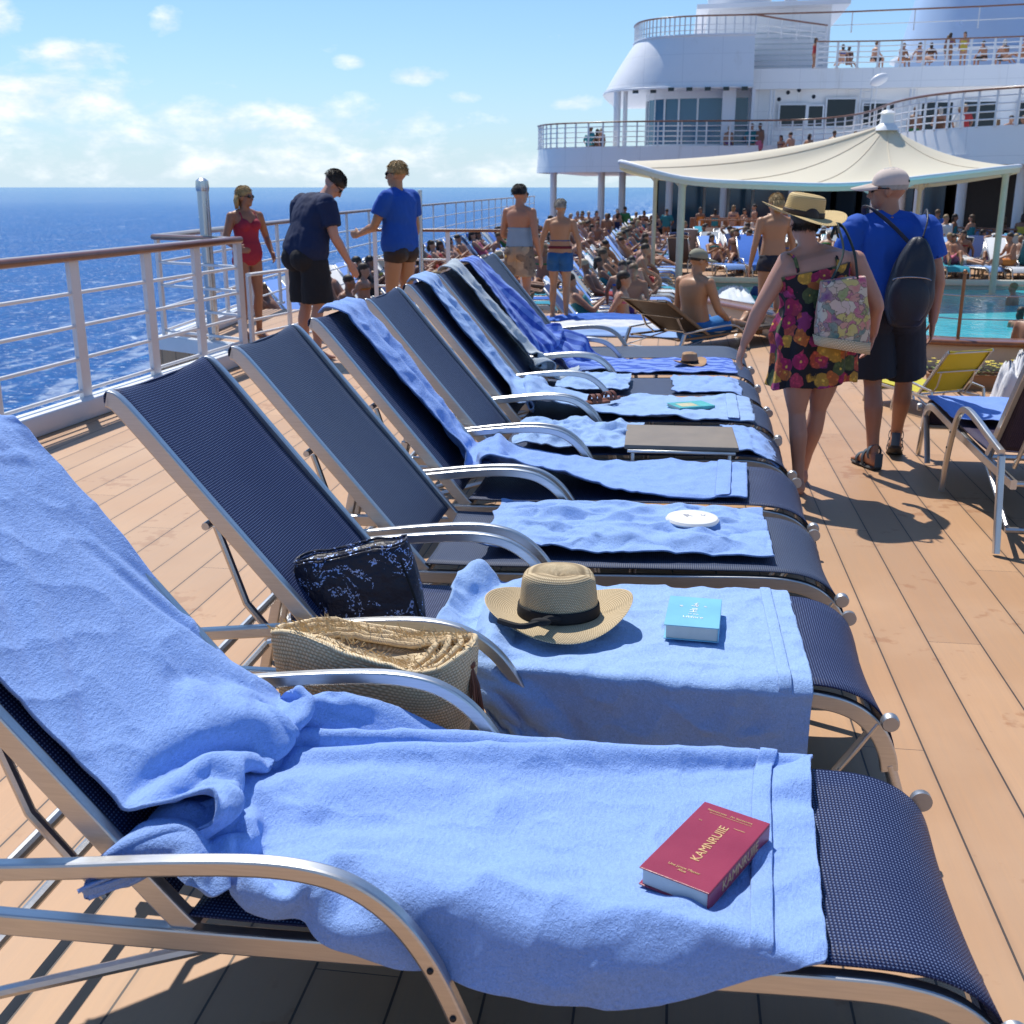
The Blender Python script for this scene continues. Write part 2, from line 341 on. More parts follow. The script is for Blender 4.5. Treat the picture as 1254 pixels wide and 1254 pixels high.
def make_lounger(sling):
    t = link('sun_lounger', None)
    sec = rrect(.028, .044, .16, 2); flat = rrect(.027, .032, .2, 2)
    f = MB()
    for y in (.015, W-.015):
        f.sweep(smooth_path([(x, y, z) for x, z in RAIL], 6), sec, up=(0, 0, 1))
    f.tube([(.592, .02, .195), (.592, W-.02, .195)], .017, 10); f.tube([(-1.25, .02, .318), (-1.25, W-.02, .318)], .014, 10)
    f.tube([(-.80, .02, .335), (-.80, W-.02, .335)], .014, 10); f.tube([(-.1, .02, .315), (-.1, W-.02, .315)], .012, 10)
    f.build('frame', m_alu, t, angle=22)
    sheet('seat_sling', m_navy if sling is None else sling, SEAT, .013, W-.013, 10, .012, t)
    b = MB()
    for y in (.022, W-.022):
        b.sweep(smooth_path([(-.80, y, .340), (-.86, y, .405), (-1.2, y, .812), (-1.395, y, 1.045), (-1.437, y, 1.075)], 5), rrect(.026, .044, .16, 2), up=(.76, 0, .65))
    b.tube([(-1.436, .03, 1.058), (-1.436, W-.03, 1.058)], .014, 10)
    b.build('backrest_frame', m_alu, t, angle=22)
    sheet('back_sling', m_navy if sling is None else sling, BACK, .030, W-.030, 10, -.015, t)
    for y in (-.042, W+.042):
        a = MB(); a.sweep(smooth_path([(x, y, z) for x, z in ARM], 6), flat, up=(.05, 0, 1))
        a.cur = 0
        o = a.build('armrest', m_alu, t, angle=22)
    for y in (-.042, W+.042):
        a = MB(); a.sweep(smooth_path([(x, y, z) for x, z in RLEG], 4), rrect(.028, .036, .18, 2), up=(1, 0, .1)); a.build('rear_leg', m_alu, t, angle=22)
    for y in (.015, W-.015):
        a = MB(); a.tube([(.594, y, .185), (.625, y, .09), (.65, y, .01)], .016, 10, up=(0, 1, 0))
        a.sweep([(.555, y, .30), (.50, y, .21), (.43, y, .10), (.385, y, .012)], rrect(.034, .012, .4), up=(.6, 0, .8))
        a.build('foot_leg', m_alu, t)
    for y, q in ((-.012, -1), (W+.012, 1)):
        k = MB(); k.tube([(.578, y, .318), (.578, y+q*.016, .318), (.578, y+q*.022, .318)], .023, 20, up=(0, 0, 1), scales=[1, 1, .85]); k.build('knob', m_knob, t)
    for y, q in ((-.057, -1), (W+.057, 1)):
        for bx, bz in ((-.352, .36), (-.315, .27)): k = MB(); k.ball((bx, y, bz), (.006, .004, .006), 8, 6); k.build('bolt', m_dark, t)
    s = MB()
    for y in (.09, W-.09):
        s.tube([(-1.20, y, .72), (-1.13, y, .5), (-1.0, y, .335)], .011, 8, up=(0, 1, 0))
    s.tube([(-1.205, .03, .735), (-1.205, W-.03, .735)], .011, 8)
    s.tube([(-1.31, -.01, .12), (-1.31, W+.01, .12)], .013, 8); s.tube([(-1.30, .0, .13), (-.75, .03, .305)], .012, 8); s.tube([(-1.30, W, .13), (-.75, W-.03, .305)], .012, 8)
    s.build('back_support', m_alu, t)
    return t
LY = [1.55, 2.62, 3.47, 4.27, 5.10, 5.88, 6.66, 7.44, 8.22]
GL = 'navy sun loungers in the row along the deck'
LL = ['nearest navy sun lounger, its back hidden by a full length blue towel', 'navy sun lounger with bare mesh back, black sequin bag and straw fedora on it',
      'navy sun lounger with bare back, a rumpled towel and white round pouch on its seat', 'navy sun lounger with a blue towel hung down its back onto the seat',
      'plain navy backed lounger with rumpled towel and a taupe board in front of it', 'navy lounger with a blue towel strip and teal covered book on its seat',
      'navy lounger with grey white cloth hung over its back', 'navy lounger with a dark striped blue towel over its back', 'last lounger of the row, bare slate blue sling, empty seat']
lounger0 = make_lounger(None)
loungers = [lounger0]
for i, y in enumerate(LY):
    o = lounger0 if i == 0 else dup(lounger0)
    o.location = (0, y, 0); o.rotation_euler.z = R((0, .0, .6, -.5, .5, -.7, .4, -.4, .3)[i])
    tag(o, LL[i], 'sun lounger', GL)
    if i: loungers.append(o)
for o, v in zip(loungers, (1, 1, .45, .75, .6, .7, .5, .6, .15)):
    for c in o.children:
        if 'sling' in c.name: c.color = (v, v, v, 1)
def other_lounger(sl, label, loc, rz, name='sun_lounger'):
    o = dup(lounger0); o.location = loc; o.rotation_euler = (0, 0, rz); tag(o, label, 'sun lounger'); 
    if 'group' in o: del o['group']
    for c in o.children:
        if 'sling' in c.name:
            c.color = (1, 1, 1, 1); c.data = c.data.copy(); c.data.materials[0] = sl
    return o
# ------------------------------------------------------------------ towels (each cloth is draped by a short simulation, then kept as a still mesh)
PROF = [(-1.46, 1.075), (-1.435, 1.105), (-1.38, 1.05), (-.86, .415), (-.79, .385), (-.5, .385), (0, .398), (.36, .405), (.45, .397), (.53, .365), (.58, .31), (.61, .24)]
def prof_at(P, s):
    for a, b in zip(P, P[1:]):
        L = (b-a).length
        if s <= L or b is P[-1]:
            t = (b-a)/L; return a+t*s, V((-t.z, 0, t.x))
        s -= L
PR = smooth_path([(x, 0, z) for x, z in PROF], 6)
def plen(P): return sum((b-a).length for a, b in zip(P, P[1:]))
def collider(Y, seat_only=False):
    mb = MB()
    rings = []
    pts = [p for p in PR if (not seat_only or p.x > -.84)]
    for y in (Y+.003, Y+W-.003):
        pass
    for p in pts: rings.append([(p.x, Y+.002, p.z-.012), (p.x, Y+W-.002, p.z-.012), (p.x+.0, Y+W-.002, p.z-.07), (p.x, Y+.002, p.z-.07)])
    mb.loft(rings)
    o = mb.build('collider_tmp', m_white)
    o.modifiers.new('c', 'COLLISION'); o.collision.thickness_outer = .006; o.collision.thickness_inner = .03; o.collision.cloth_friction = 25
    return o
def box_coll(c, d):
    mb = MB(); mb.box(c, d); o = mb.build('collider_tmp', m_white, smooth=False)
    o.modifiers.new('c', 'COLLISION'); o.collision.thickness_outer = .006; o.collision.thickness_inner = .03; o.collision.cloth_friction = 25
    return o
def rumple(o, strength=.011, scale=.16):
    tx = bpy.data.textures.get('soft_creases') or bpy.data.textures.new('soft_creases', 'MUSGRAVE'); tx.musgrave_type = 'RIDGED_MULTIFRACTAL'; tx.noise_scale = scale; tx.octaves = 2.2; tx.noise_intensity = .8
    d = o.modifiers.new('creases', 'DISPLACE'); d.texture = tx; d.strength = strength; d.mid_level = .55; d.texture_coords = 'LOCAL'
def sim(name, rows, colls, frames, pins=None, bend=1.0, tension=12, selfc=True, mass=.5, rest=None):
    nu, nv = len(rows), len(rows[0])
    mb = MB(); mb.grid(rows); o = mb.build(name, m_towel, angle=180)
    if rest:
        o.shape_key_add(name='Basis'); k = o.shape_key_add(name='rest')
        for i, p in enumerate(q for r in rest for q in r): k.data[i].co = p
    c = o.modifiers.new('cloth', 'CLOTH'); s = c.settings
    s.quality = 6; s.mass = mass/1000*8; s.air_damping = 2; s.bending_model = 'ANGULAR'
    s.tension_stiffness = s.compression_stiffness = tension; s.shear_stiffness = 3; s.bending_stiffness = bend
    s.tension_damping = s.compression_damping = 8; s.shear_damping = 5; s.bending_damping = .8
    if rest: s.rest_shape_key = o.data.shape_keys.key_blocks['rest']
    cs = c.collision_settings; cs.collision_quality = 4; cs.distance_min = .005; cs.use_self_collision = selfc; cs.self_distance_min = .0045; cs.self_friction = 8
    if pins:
        g = o.vertex_groups.new(name='pin')
        for i, w_ in pins: g.add([i], w_, 'REPLACE')
        s.vertex_group_mass = 'pin'
    c.point_cache.frame_start = 1; c.point_cache.frame_end = frames+1
    for f in range(1, frames+1): sc.frame_set(f)
    dg = bpy.context.evaluated_depsgraph_get()
    me = bpy.data.meshes.new_from_object(o.evaluated_get(dg)); me.name = name
    bpy.data.objects.remove(o)
    sc.frame_set(1)
    for k in colls: bpy.data.objects.remove(k)
    fin_ = link(name, me)
    me.materials.clear(); me.materials.append(m_towel)
    me.polygons.foreach_set('use_smooth', [True]*len(me.polygons))
    ss = fin_.modifiers.new('sub', 'SUBSURF'); ss.levels = 1; ss.render_levels = 2
    rumple(fin_, .005 if nu > 100 else .009, .22 if nu > 100 else .16)
    so = fin_.modifiers.new('thick', 'SOLIDIFY'); so.thickness = .007; so.offset = 1
    uvs = [(j/(nv-1)*.75, i/(nu-1)*2) for i in range(nu) for j in range(nv)]
    uvset(me, uvs)
    return fin_
def arm_coll(Y, yoff, rad=.026):
    mb=MB(); mb.tube(smooth_path([(x,Y+yoff,z) for x,z in ARM],5), rad, 8, up=(.05,0,1)); o=mb.build('collider_tmp', m_white)
    o.modifiers.new('c','COLLISION'); o.collision.thickness_outer=.006; o.collision.thickness_inner=.02; o.collision.cloth_friction=5
    return o
def near(frames=34, bend=1.6):
    Y=LY[0]; L=plen(PR); s0,s1=.015,L-.33; nu,nv=112,48; rows=[];rest=[]; H=.93
    for i in range(nu+1):
        u=i/nu; s=s0+(s1-s0)*u; p,n=prof_at(PR,s); row=[]
        back=min(1,max(0,(.99-s)/.22)); back=back*back*(3-2*back)
        bunch=exp(-((s-1.04)/.12)**2)
        for j in range(nv+1):
            k=j/nv
            ylo=-.004*(1-back)+.055*back; yhi=.660*(1-back)+.645*back
            over=.20*(1-back)*min(1,max(0,(s-.96)/.10))*max(0,1-max(0,(s-1.92)/.32))   # overhang on the near side
            lo2=ylo-over*.95; flat_y=lo2+(yhi-lo2)*k; y=Y+max(flat_y,-.016)
            off=.02+back*(.010*sin(k*pi*5+s*2.0+.9*sin(s*3+1))*min(1,s*3))
            off+=bunch*(.035+.045*sin((s-1.04)*42+4*k+1.4*sin(k*5))+.02*sin(k*8+1))
            off+=.012*mn.noise(V((s*4,k*4,1.3)))+(1-back)*.016*(1+mn.noise(V((s*9-k*5,k*6+s*3,5))))*max(0,1-2*abs(mn.noise(V((s*3.2-k*2.0,k*4+s*1.5,7)))))
            if s>1.25 and k>.85: off=off*(1-(k-.85)/.15)+.009*(k-.85)/.15
            sk=.03*max(0,s-1.2)*(.5-k)
            q=p+n*off+V((sk,0,0))
            y2=y; z2=q.z
            hang=max(0,-.016-flat_y); z2-=hang
            if hang>0: z2-=.004; q.x+=.012*sin(s*22)*hang*4
            row.append((q.x,y2,z2))
        rows.append(row)
        ex=.11/(1+exp(-(s-1.04)/.05))+.05*max(0,s-1.1)
        hw=1.04*(1-back)+.64*back; rest.append([((s1-s0)*u+ex,(j/nv)*hw,0) for j in range(nv+1)])
    pins=[(j,1.0) for j in range(2*(nv+1))]+[(i*(nv+1)+nv,1.0) for i in range(nu+1) if s0+(s1-s0)*i/nu>1.45 or s0+(s1-s0)*i/nu<.93]+[(i*(nv+1),1.0) for i in range(nu+1) if s0+(s1-s0)*i/nu<.84]
    return sim('blue_towel',rows,[collider(Y),arm_coll(Y,-.058,.017),arm_coll(Y,W+.05,.02)],frames,pins,bend=bend,rest=rest)
def second(frames=40,bend=1.5):
    Y=LY[1]; nu,nv=58,58; rows=[];
    for i in range(nu+1):
        u=i/nu; row=[]; bun=max(0,1-u/.3)
        for j in range(nv+1):
            k=j/nv; yy=.645-1.02*k; x=-.62+1.0*u - (.0)*k
            z=.425+.01*mn.noise(V((u*5,k*5,4)))
            y=yy
            if yy<-.02:
                d=-(yy+.02); y=-.035-d*.22; z-=d*.93
                x+=d*.55*max(0,1-u*1.5)
            z+=.01*max(0,1-2*abs(mn.noise(V((u*4,k*5+u*2,9)))))+bun*(.04+.045*sin(u*40+k*4+sin(k*7)))*(1 if yy>0 else .3)
            row.append((x,Y+y,z))
        rows.append(row)
    pins=[(i*(nv+1),.35) for i in range(nu+1)]
    return sim('blue_towel',rows,[collider(Y,True)],frames,None,bend=bend)
def strip(Y,b0,b1,c0,c1,send,seed,nu=70,nv=22,hx=1.12,ex0=.14,s0=.0,frames=32,bend=1.4):
    L=plen(PR); rows=[];rest=[]
    for i in range(nu+1):
        u=i/nu; s=s0+(send-s0)*u; p,n=prof_at(PR,s); row=[]
        back=min(1,max(0,(1.02-s)/.3)); back=back*back*(3-2*back); bunch=exp(-((s-1.06)/.12)**2)
        for j in range(nv+1):
            k=j/nv; y=Y+(c0*(1-back)+b0*back)+((c1-c0)*(1-back)+(b1-b0)*back)*k
            off=.02+back*(.018*sin(k*pi*4+s*2.0+seed+.9*sin(s*3+seed))*min(1,s*3))
            off+=bunch*(.045+.05*sin((s-1.04)*42+4*k+seed+1.4*sin(k*5))+.03*sin(k*8+seed))
            off+=(1-back)*.02*(1+mn.noise(V((s*7-k*3,k*4+s*2,5+seed))))
            q=p+n*off
            row.append((q.x,y+.015*mn.noise(V((s*3,seed,k))),q.z))
        rows.append(row)
        ex=ex0/(1+exp(-(s-1.06)/.05))+.05*max(0,s-1.1)
        rest.append([((send-s0)*u+ex,(j/nv)*max(c1-c0,(b1-b0)*1.25)*hx,0) for j in range(nv+1)])
    pins=[(j,1.0) for j in range(2*(nv+1))]
    return sim('blue_towel',rows,[collider(Y)],frames,pins,bend=bend,rest=rest)
def hem(o, nu, nv, mat, n=4, lift=.012):
    vs = [v.co.copy() for v in o.data.vertices]; rows = [vs[i*nv:(i+1)*nv] for i in range(nu)]
    h = MB(); h.grid([[p+V((0, 0, lift)) for p in r] for r in rows[-3-n:-n]])
    q = h.build('hem_band', mat, o, angle=180); s = q.modifiers.new('t', 'SOLIDIFY'); s.thickness = .003; s.offset = 1
    s = q.modifiers.new('s', 'SUBSURF'); s.levels = s.render_levels = 1
    uvset(q.data, [(j*.01, i*.01) for i in range(3) for j in range(nv)])
def settle(o, origin, mat, sub=2):
    o.data.transform(Matrix.Translation(-V(origin))); o.location = origin; o.data.materials.clear(); o.data.materials.append(mat); o.modifiers['sub'].render_levels = sub; return o
TG = 'blue pool towels'
t_near = settle(near(), (0, LY[0]+.3, .4), m_towel, 3); tag(t_near, 'blue terry towel spread along the nearest lounger under the red book', 'towel', TG); hem(t_near, 113, 49, m_towel)
t_sec = settle(second(), (0, LY[1]+.3, .4), m_towel); tag(t_sec, 'blue towel under the straw fedora, hanging down its lounger side', 'towel', TG); hem(t_sec, 59, 59, m_towel, 3)
L = plen(PR)
t4 = settle(strip(LY[3], .26, .62, .05, .64, L-.30, 1.0), (0, LY[3]+.3, .4), m_towel); tag(t4, 'blue towel trailing down a navy backrest onto the seat, past the round pouch', 'towel', TG); hem(t4, 71, 23, m_towel, 2)
t6 = settle(strip(LY[5], .24, .60, .0, .645, L-.22, 3.4, ex0=.10), (0, LY[5]+.3, .4), m_towel); tag(t6, 'blue towel strip on a backrest, running under the teal covered book', 'towel', TG); hem(t6, 71, 23, m_towel, 2)
t8 = settle(strip(LY[7], .14, .62, .02, .64, L-.24, 4.2), (0, LY[7]+.3, .4), m_towel2); tag(t8, 'dark striped blue towel down a backrest, under the small tan hat', 'towel', TG)
t7 = settle(strip(LY[6], .30, .64, .25, .55, 1.35, 5.1, nu=46, nv=14), (0, LY[6]+.3, .4), m_wtowel); t7.name = 'grey_white_cloth'; tag(t7, 'grey white cloth hung down a lounger back between two blue towels', 'cloth')
def patch(name, mat, x0, x1, y0, y1, Y, seed, amp=.02, n=36, label=None, cat='towel', group=None, base=.395):
    """small folded cloth lying on a seat, with crumpled ridges and an uneven outline"""
    rows = []
    for i in range(n+1):
        r = []
        for j in range(n+1):
            u, v = i/n, j/n
            x = x0+(x1-x0)*u+.06*mn.noise(V((v*3, seed, u)))*max(0, 1-2*u)+.012*mn.noise(V((v*4, seed, 7))); y = y0+(y1-y0)*v+.04*mn.noise(V((u*3, seed+3, v)))*abs(2*v-1)*(1-u*.75)
            e = min(u, 1-u, v, 1-v)
            f = (1-abs(mn.noise(V((u*4+seed, v*3, 0)))))**3+.5*(1-abs(mn.noise(V((u*9, v*8+seed, 2)))))**3
            zb = base+(.01 if x < .4 else -max(0, x-.40)**1.7*2.4)
            r.append((x, Y+y, zb+.006+amp*f*min(1, .25+e*5)))
        rows.append(r)
    c = V(((x0+x1)/2, Y+(y0+y1)/2, base)); rows = [[V(p)-c for p in r] for r in rows]
    mb = MB(); mb.grid(rows); o = mb.build(name, mat, None, c, angle=180)
    uvset(o.data, [(j/n*.6, i/n*.9) for i in range(n+1) for j in range(n+1)])
    s = o.modifiers.new('s', 'SUBSURF'); s.levels = 1; s.render_levels = 2
    rumple(o, .013, .12)
    s = o.modifiers.new('t', 'SOLIDIFY'); s.thickness = .006; s.offset = 1
    return tag(o, label, cat, group)
patch('blue_towel', m_towel, -.64, .37, .10, .66, LY[2], 15.0, .034, n=54, label='rumpled blue towel lying under the white round pouch', group=TG)
patch('blue_towel', m_towel, -.74, -.12, .03, .60, LY[4]-.02, 2.0, .045, label='crumpled blue towel heaped beside the taupe board', group=TG)
patch('blue_towel', m_towel, .26, .52, .04, .62, LY[4]-.02, 6.0, .012, n=20, label='small blue towel folded over the foot of the lounger beyond the taupe board', group=TG)
patch('blue_towel', m_towel, -.70, -.25, .03, .6, LY[6], 9.0, .03, n=24, label='blue towel bunched on the seat below the grey white cloth', group=TG)
patch('blue_towel', m_towel, .02, .44, .05, .62, LY[6], 11.0, .01, n=24, label='flat blue towel on the seat in front of the tan hat lounger', group=TG)
for o in list(bpy.data.objects):
    if o.name.startswith('blue_towel'):
        v = random.random(); o.color = (v, v, v, 1)
        for c in o.children: c.color = (v, v, v, 1)
t_near.color = (.6, .6, .6, 1); t_near.children[0].color = (.6, .6, .6, 1)
# ------------------------------------------------------------------ small things on and between the loungers
def emb(name, c, rough=.5): return M(name, c, rough, var=.08, vs=30)
m_gold = M('gold_print', (.66, .44, .20), .45, .4)
def book(label, loc, rz, L, Wd, H, cover, text_fn, edge=None):
    t = thing('book', label, 'book', loc, rz)
    p = MB(); p.box((0.002, 0, H/2), (Wd-.008, L-.008, H-.006)); p.build('pages', m_paper, t, smooth=False)
    c = MB(); c.box((0, 0, H-.0015), (Wd, L, .003)); c.box((0, 0, .0015), (Wd, L, .003)); c.box((Wd/2-.0016, 0, H/2), (.0032, L, H-.0062))
    c.build('cover', cover, t, smooth=False, bevel=.0012)
    text_fn(t, H); return t
def text(parent, s, size, loc, rz, mat, name='lettering'):
    cu = bpy.data.curves.new(name, 'FONT'); cu.body = s; cu.size = size; cu.align_x = 'CENTER'; cu.align_y = 'CENTER'; cu.extrude = .0003; cu.materials.append(mat)
    o = bpy.data.objects.new(name, cu); col.objects.link(o)
    dg = bpy.context.evaluated_depsgraph_get(); me = bpy.data.meshes.new_from_object(o.evaluated_get(dg)); bpy.data.objects.remove(o)
    return link_t(name, me, parent, loc, rz)
def link_t(name, me, parent, loc, rz):
    o = link(name, me, parent, loc); o.rotation_euler = (0, 0, rz); return o
m_red = M('maroon_cover', (.27, .022, .055), .33, var=.25, vs=9, bs=300, bst=.1)
def redtext(t, H):
    z = H+.0006
    text(t, 'KAMNRUIIE', .025, (.004, .006, z), R(90), m_gold)
    text(t, 'Nausinoess   As Soroonns', .0085, (-.004, .108, z), 0, m_gold)
    text(t, 'Une Jonns Meoor\nAlue', .0085, (0, -.095, z), 0, m_gold)
    r = MB(); r.box((0, .100, z), (.085, .0008, .0004)); r.box((.03, .074, z), (.022, .0012, .0004)); r.box((-.045, .066, z), (.007, .0012, .0004)); r.build('gold_rule', m_gold, t)
    sp = text(t, 'KAMNRUIIE', .03, (.0673, 0, H/2), 0, m_gold, 'spine_lettering'); sp.rotation_euler = (R(90), 0, R(90))
book('maroon hardback book with gold lettering on the nearest blue towel', (.100, LY[0]+.225, .4235), R(-27), .262, .134, .036, m_red, redtext)
m_aqua = M('aqua_cover', (.17, .46, .60), .45, var=.2, vs=8)
m_wprint = M('white_print', (.85, .88, .9), .5)
def bluetext(t, H):
    z = H+.0006
    for k in range(22):
        a = random.uniform(-.042, .042); b = .045+random.uniform(-.012, .018)
        text(t, random.choice('&%SXE'), .014, (a, b, z), random.uniform(0, 6), m_wprint, 'cover_ornament') if k < 9 else None
    text(t, 'Hs', .030, (.0, .008, z), R(90), m_wprint); text(t, 'Ulifore', .020, (0, -.045, z), 0, m_wprint)
    text(t, 'of the', .012, (0, -.022, z), 0, m_wprint)
book('light blue paperback with white lettering beside the straw fedora', (.092, LY[1]+.30, .420), R(-4), .225, .148, .042, m_aqua, bluetext)
m_teal = M('teal_picture_cover', (.08, .42, .42), .35, var=.6, vs=14)
m_mag = M('picture_print', (.55, .50, .30), .4, var=.6, vs=40)
def tealtext(t, H):
    r = MB(); r.box((.01, -.03, H+.0006), (.09, .10, .0006)); r.build('cover_picture', m_mag, t)
book('thin teal covered book on the towel past the taupe board', (.12, LY[5]+.28, .418), R(-62), .22, .16, .018, m_teal, tealtext)

# straw fedora
def fedora(name, label, loc, rz, s=1.0, mat=None, band=None, tilt=(0, 0), parent=None, brim=.195, fancy=True):
    t = thing(name, label, 'hat', loc, rz); t.scale = (s, s, s); t.rotation_euler = (tilt[0], tilt[1], rz)
    if parent: t.parent = parent
    n = 56; prof = []
    # brim out to in, then crown up
    for k in range(9): prof.append((brim-(brim-.103)*k/8, 'b', k/8))
    for k in range(12): prof.append((0, 'c', (k+1)/12))
    rings = []; uvs = []
    for r, kind, q in prof:
        ring = []
        for j in range(n):
            a = 2*pi*j/n; ca, sa = cos(a), sin(a)
            if kind == 'b':
                e = (1-q); rr = r*(1+.04*cos(2*a)); z = .012+.05*e**1.8*(.55+.45*cos(2*a))-.030*e**2*max(0, -sa)**2+.006*sin(3*a+1)*e
                ring.append((rr*ca*1.06, rr*sa*.94, z)); uvs.append((j/n*2*pi*.15, r))
            else:
                h = .130*min(1, q*1.25); top = max(0, q-.72)/.28
                rr = .103*(1-.14*q)*(1-top**1.6*.98)
                z = .014+h+.012*top-.016*top*top
                x, y = rr*ca*1.10, rr*sa*.92
                if fancy:
                    z -= .030*exp(-(y/.018)**2)*min(1, max(0, (q-.6)/.4)) * (.7+.5*max(0, x/.08))  # centre crease
                    kf = max(0, cos(a+1.15)); x *= 1-.42*max(0, q-.30)*kf**3; y *= 1-.42*max(0, q-.30)*kf**3; z -= .010*kf**2*q   # front pinch
                ring.append((x, y, z)); uvs.append((j/n*2*pi*.1, .1+h))
        rings.append(ring)
    mb = MB(); mb.grid(rings, closed_u=True); o = mb.build('straw_body', mat or m_straw, t, angle=180); uvset(o.data, uvs)
    sm = o.modifiers.new('t', 'SOLIDIFY'); sm.thickness = .003; sm.offset = -1
    sm = o.modifiers.new('s', 'SUBSURF'); sm.levels = sm.render_levels = 1
    b = MB(); R0 = []
    for z, k in ((.013, 1.015), (.02, 1.022), (.042, 1.0), (.046, .985)):
        R0.append([(.1055*k*cos(2*pi*j/n)*1.095, .1055*k*sin(2*pi*j/n)*.925, z+.003) for j in range(n)])
    b.grid(R0, closed_u=True); bo = b.build('hat_band', band or m_black, t, angle=180); sm = bo.modifiers.new('t', 'SOLIDIFY'); sm.thickness = .002; sm.offset = 1
    return t
h = fedora('straw_fedora', 'natural straw fedora with black band lying on the blue towel', (-.285, LY[1]+.275, .432), R(8), .98)
hb = MB(); hb.tube(smooth_path([(-.17, -.11, .034), (-.11, -.150, .034), (-.06, -.150, .045), (-.03, -.118, .045), (.0, -.10, .034)], 5), .009, 8, scales=None); hb.ball((-.055, -.146, .045), (.03, .012, .012)); hb.build('band_tail', m_black, h)
fedora('straw_hat', 'small tan straw hat lying on the dark striped towel', (.13, LY[7]+.30, .420), R(40), .55, M('tan_straw', (.42, .25, .13), .8, bs=80), None, brim=.21)
# white round pouch with scribbled print
def pouch():
    t = thing('round_pouch', 'flat white round pouch with grey printed marks on blue towel', 'pouch', (.085, LY[3]-.30+.05, .405))
    t.location = (.10, 3.86, .438)
    mb = MB(); mb.lathe([(0.001, .004), (.07, .002), (.092, .006), (.096, .013), (.09, .021), (.06, .028), (.001, .030)], n=36); o = mb.build('pouch_body', M('white_vinyl', (.70, .69, .66), .75, bs=20, bst=.3), t)
    m = M('grey_print', (.22, .24, .30), .6)
    for k, (x, y, r) in enumerate(((-.03, .03, .4), (.02, .035, -.3), (-.02, -.005, .1), (.03, -.01, .9), (-.005, -.04, -.2), (.045, .02, .3), (-.05, 0, 1.2))):
        q = text(t, 'SCREXOA'[k], .045, (x, y, .0305-((x*x+y*y)**.5)**2*1.8), r, m, 'printed_mark')
    t.rotation_euler.z = .4
pouch()
# taupe board
m_taupe = M('taupe_board', (.20, .165, .13), .6, var=.25, vs=9, bs=50, bst=.15)
def board():
    t = thing('tray_table', 'taupe tray table lying across the seat of a navy lounger', 'tray table', (.06, LY[4]+.18-.06, .42))
    mb = MB(); mb.box((0, 0, .03), (.52, .46, .022)); mb.build('table_top', m_taupe, t, smooth=False, bevel=.005)
    f = MB()
    P = [(-.24, -.235, .012), (.24, -.235, .012), (.24, .235, .012), (-.24, .235, .012)]
    f.sweep(P, rrect(.016, .016), closed=True); f.build('rim_frame', m_alu, t)
    for sx in (-.22, .22):
        l = MB(); l.tube([(sx, -.22, .01), (sx, -.245, -.10)], .009, 8, up=(1, 0, 0)); l.build('folded_leg', m_alu, t)
    t.rotation_euler = (0, 0, R(1))
board()
# reddish sandal bundle
m_leather = M('brown_leather', (.16, .05, .025), .5, var=.4, vs=20)
def sandals():
    for k, (x, y, r) in enumerate(((-.44, .20, .5), (-.36, .30, .9))):
        t = thing('leather_sandal', ('red brown leather sandal tucked in the blue towel fold', 'red brown leather sandal lying on top of the towel edge')[k], 'sandal', (x, LY[5]+y, .43), r)
        s = MB(); rows = []
        for i in range(13):
            u = i/12; wd = .036*(sin(pi*min(.98, max(.04, u)))**.5)*(1.05-.25*(1-u)); x_ = (u-.5)*.25
            rows.append([V((x_, wd*cos(2*pi*j/14), .012+.010*sin(2*pi*j/14)+.012*(1-u)**2)) for j in range(14)])
        s.loft(rows); s.build('sole', m_leather, t)
        b = MB()
        for x0 in (.05, .015): b.sweep([(x0, .038*cos(a), .018+.042*sin(a)) for a in [pi*q/10 for q in range(11)]], rrect(.003, .024), up=(1, 0, 0))
        b.build('strap', m_leather, t)
sandals()
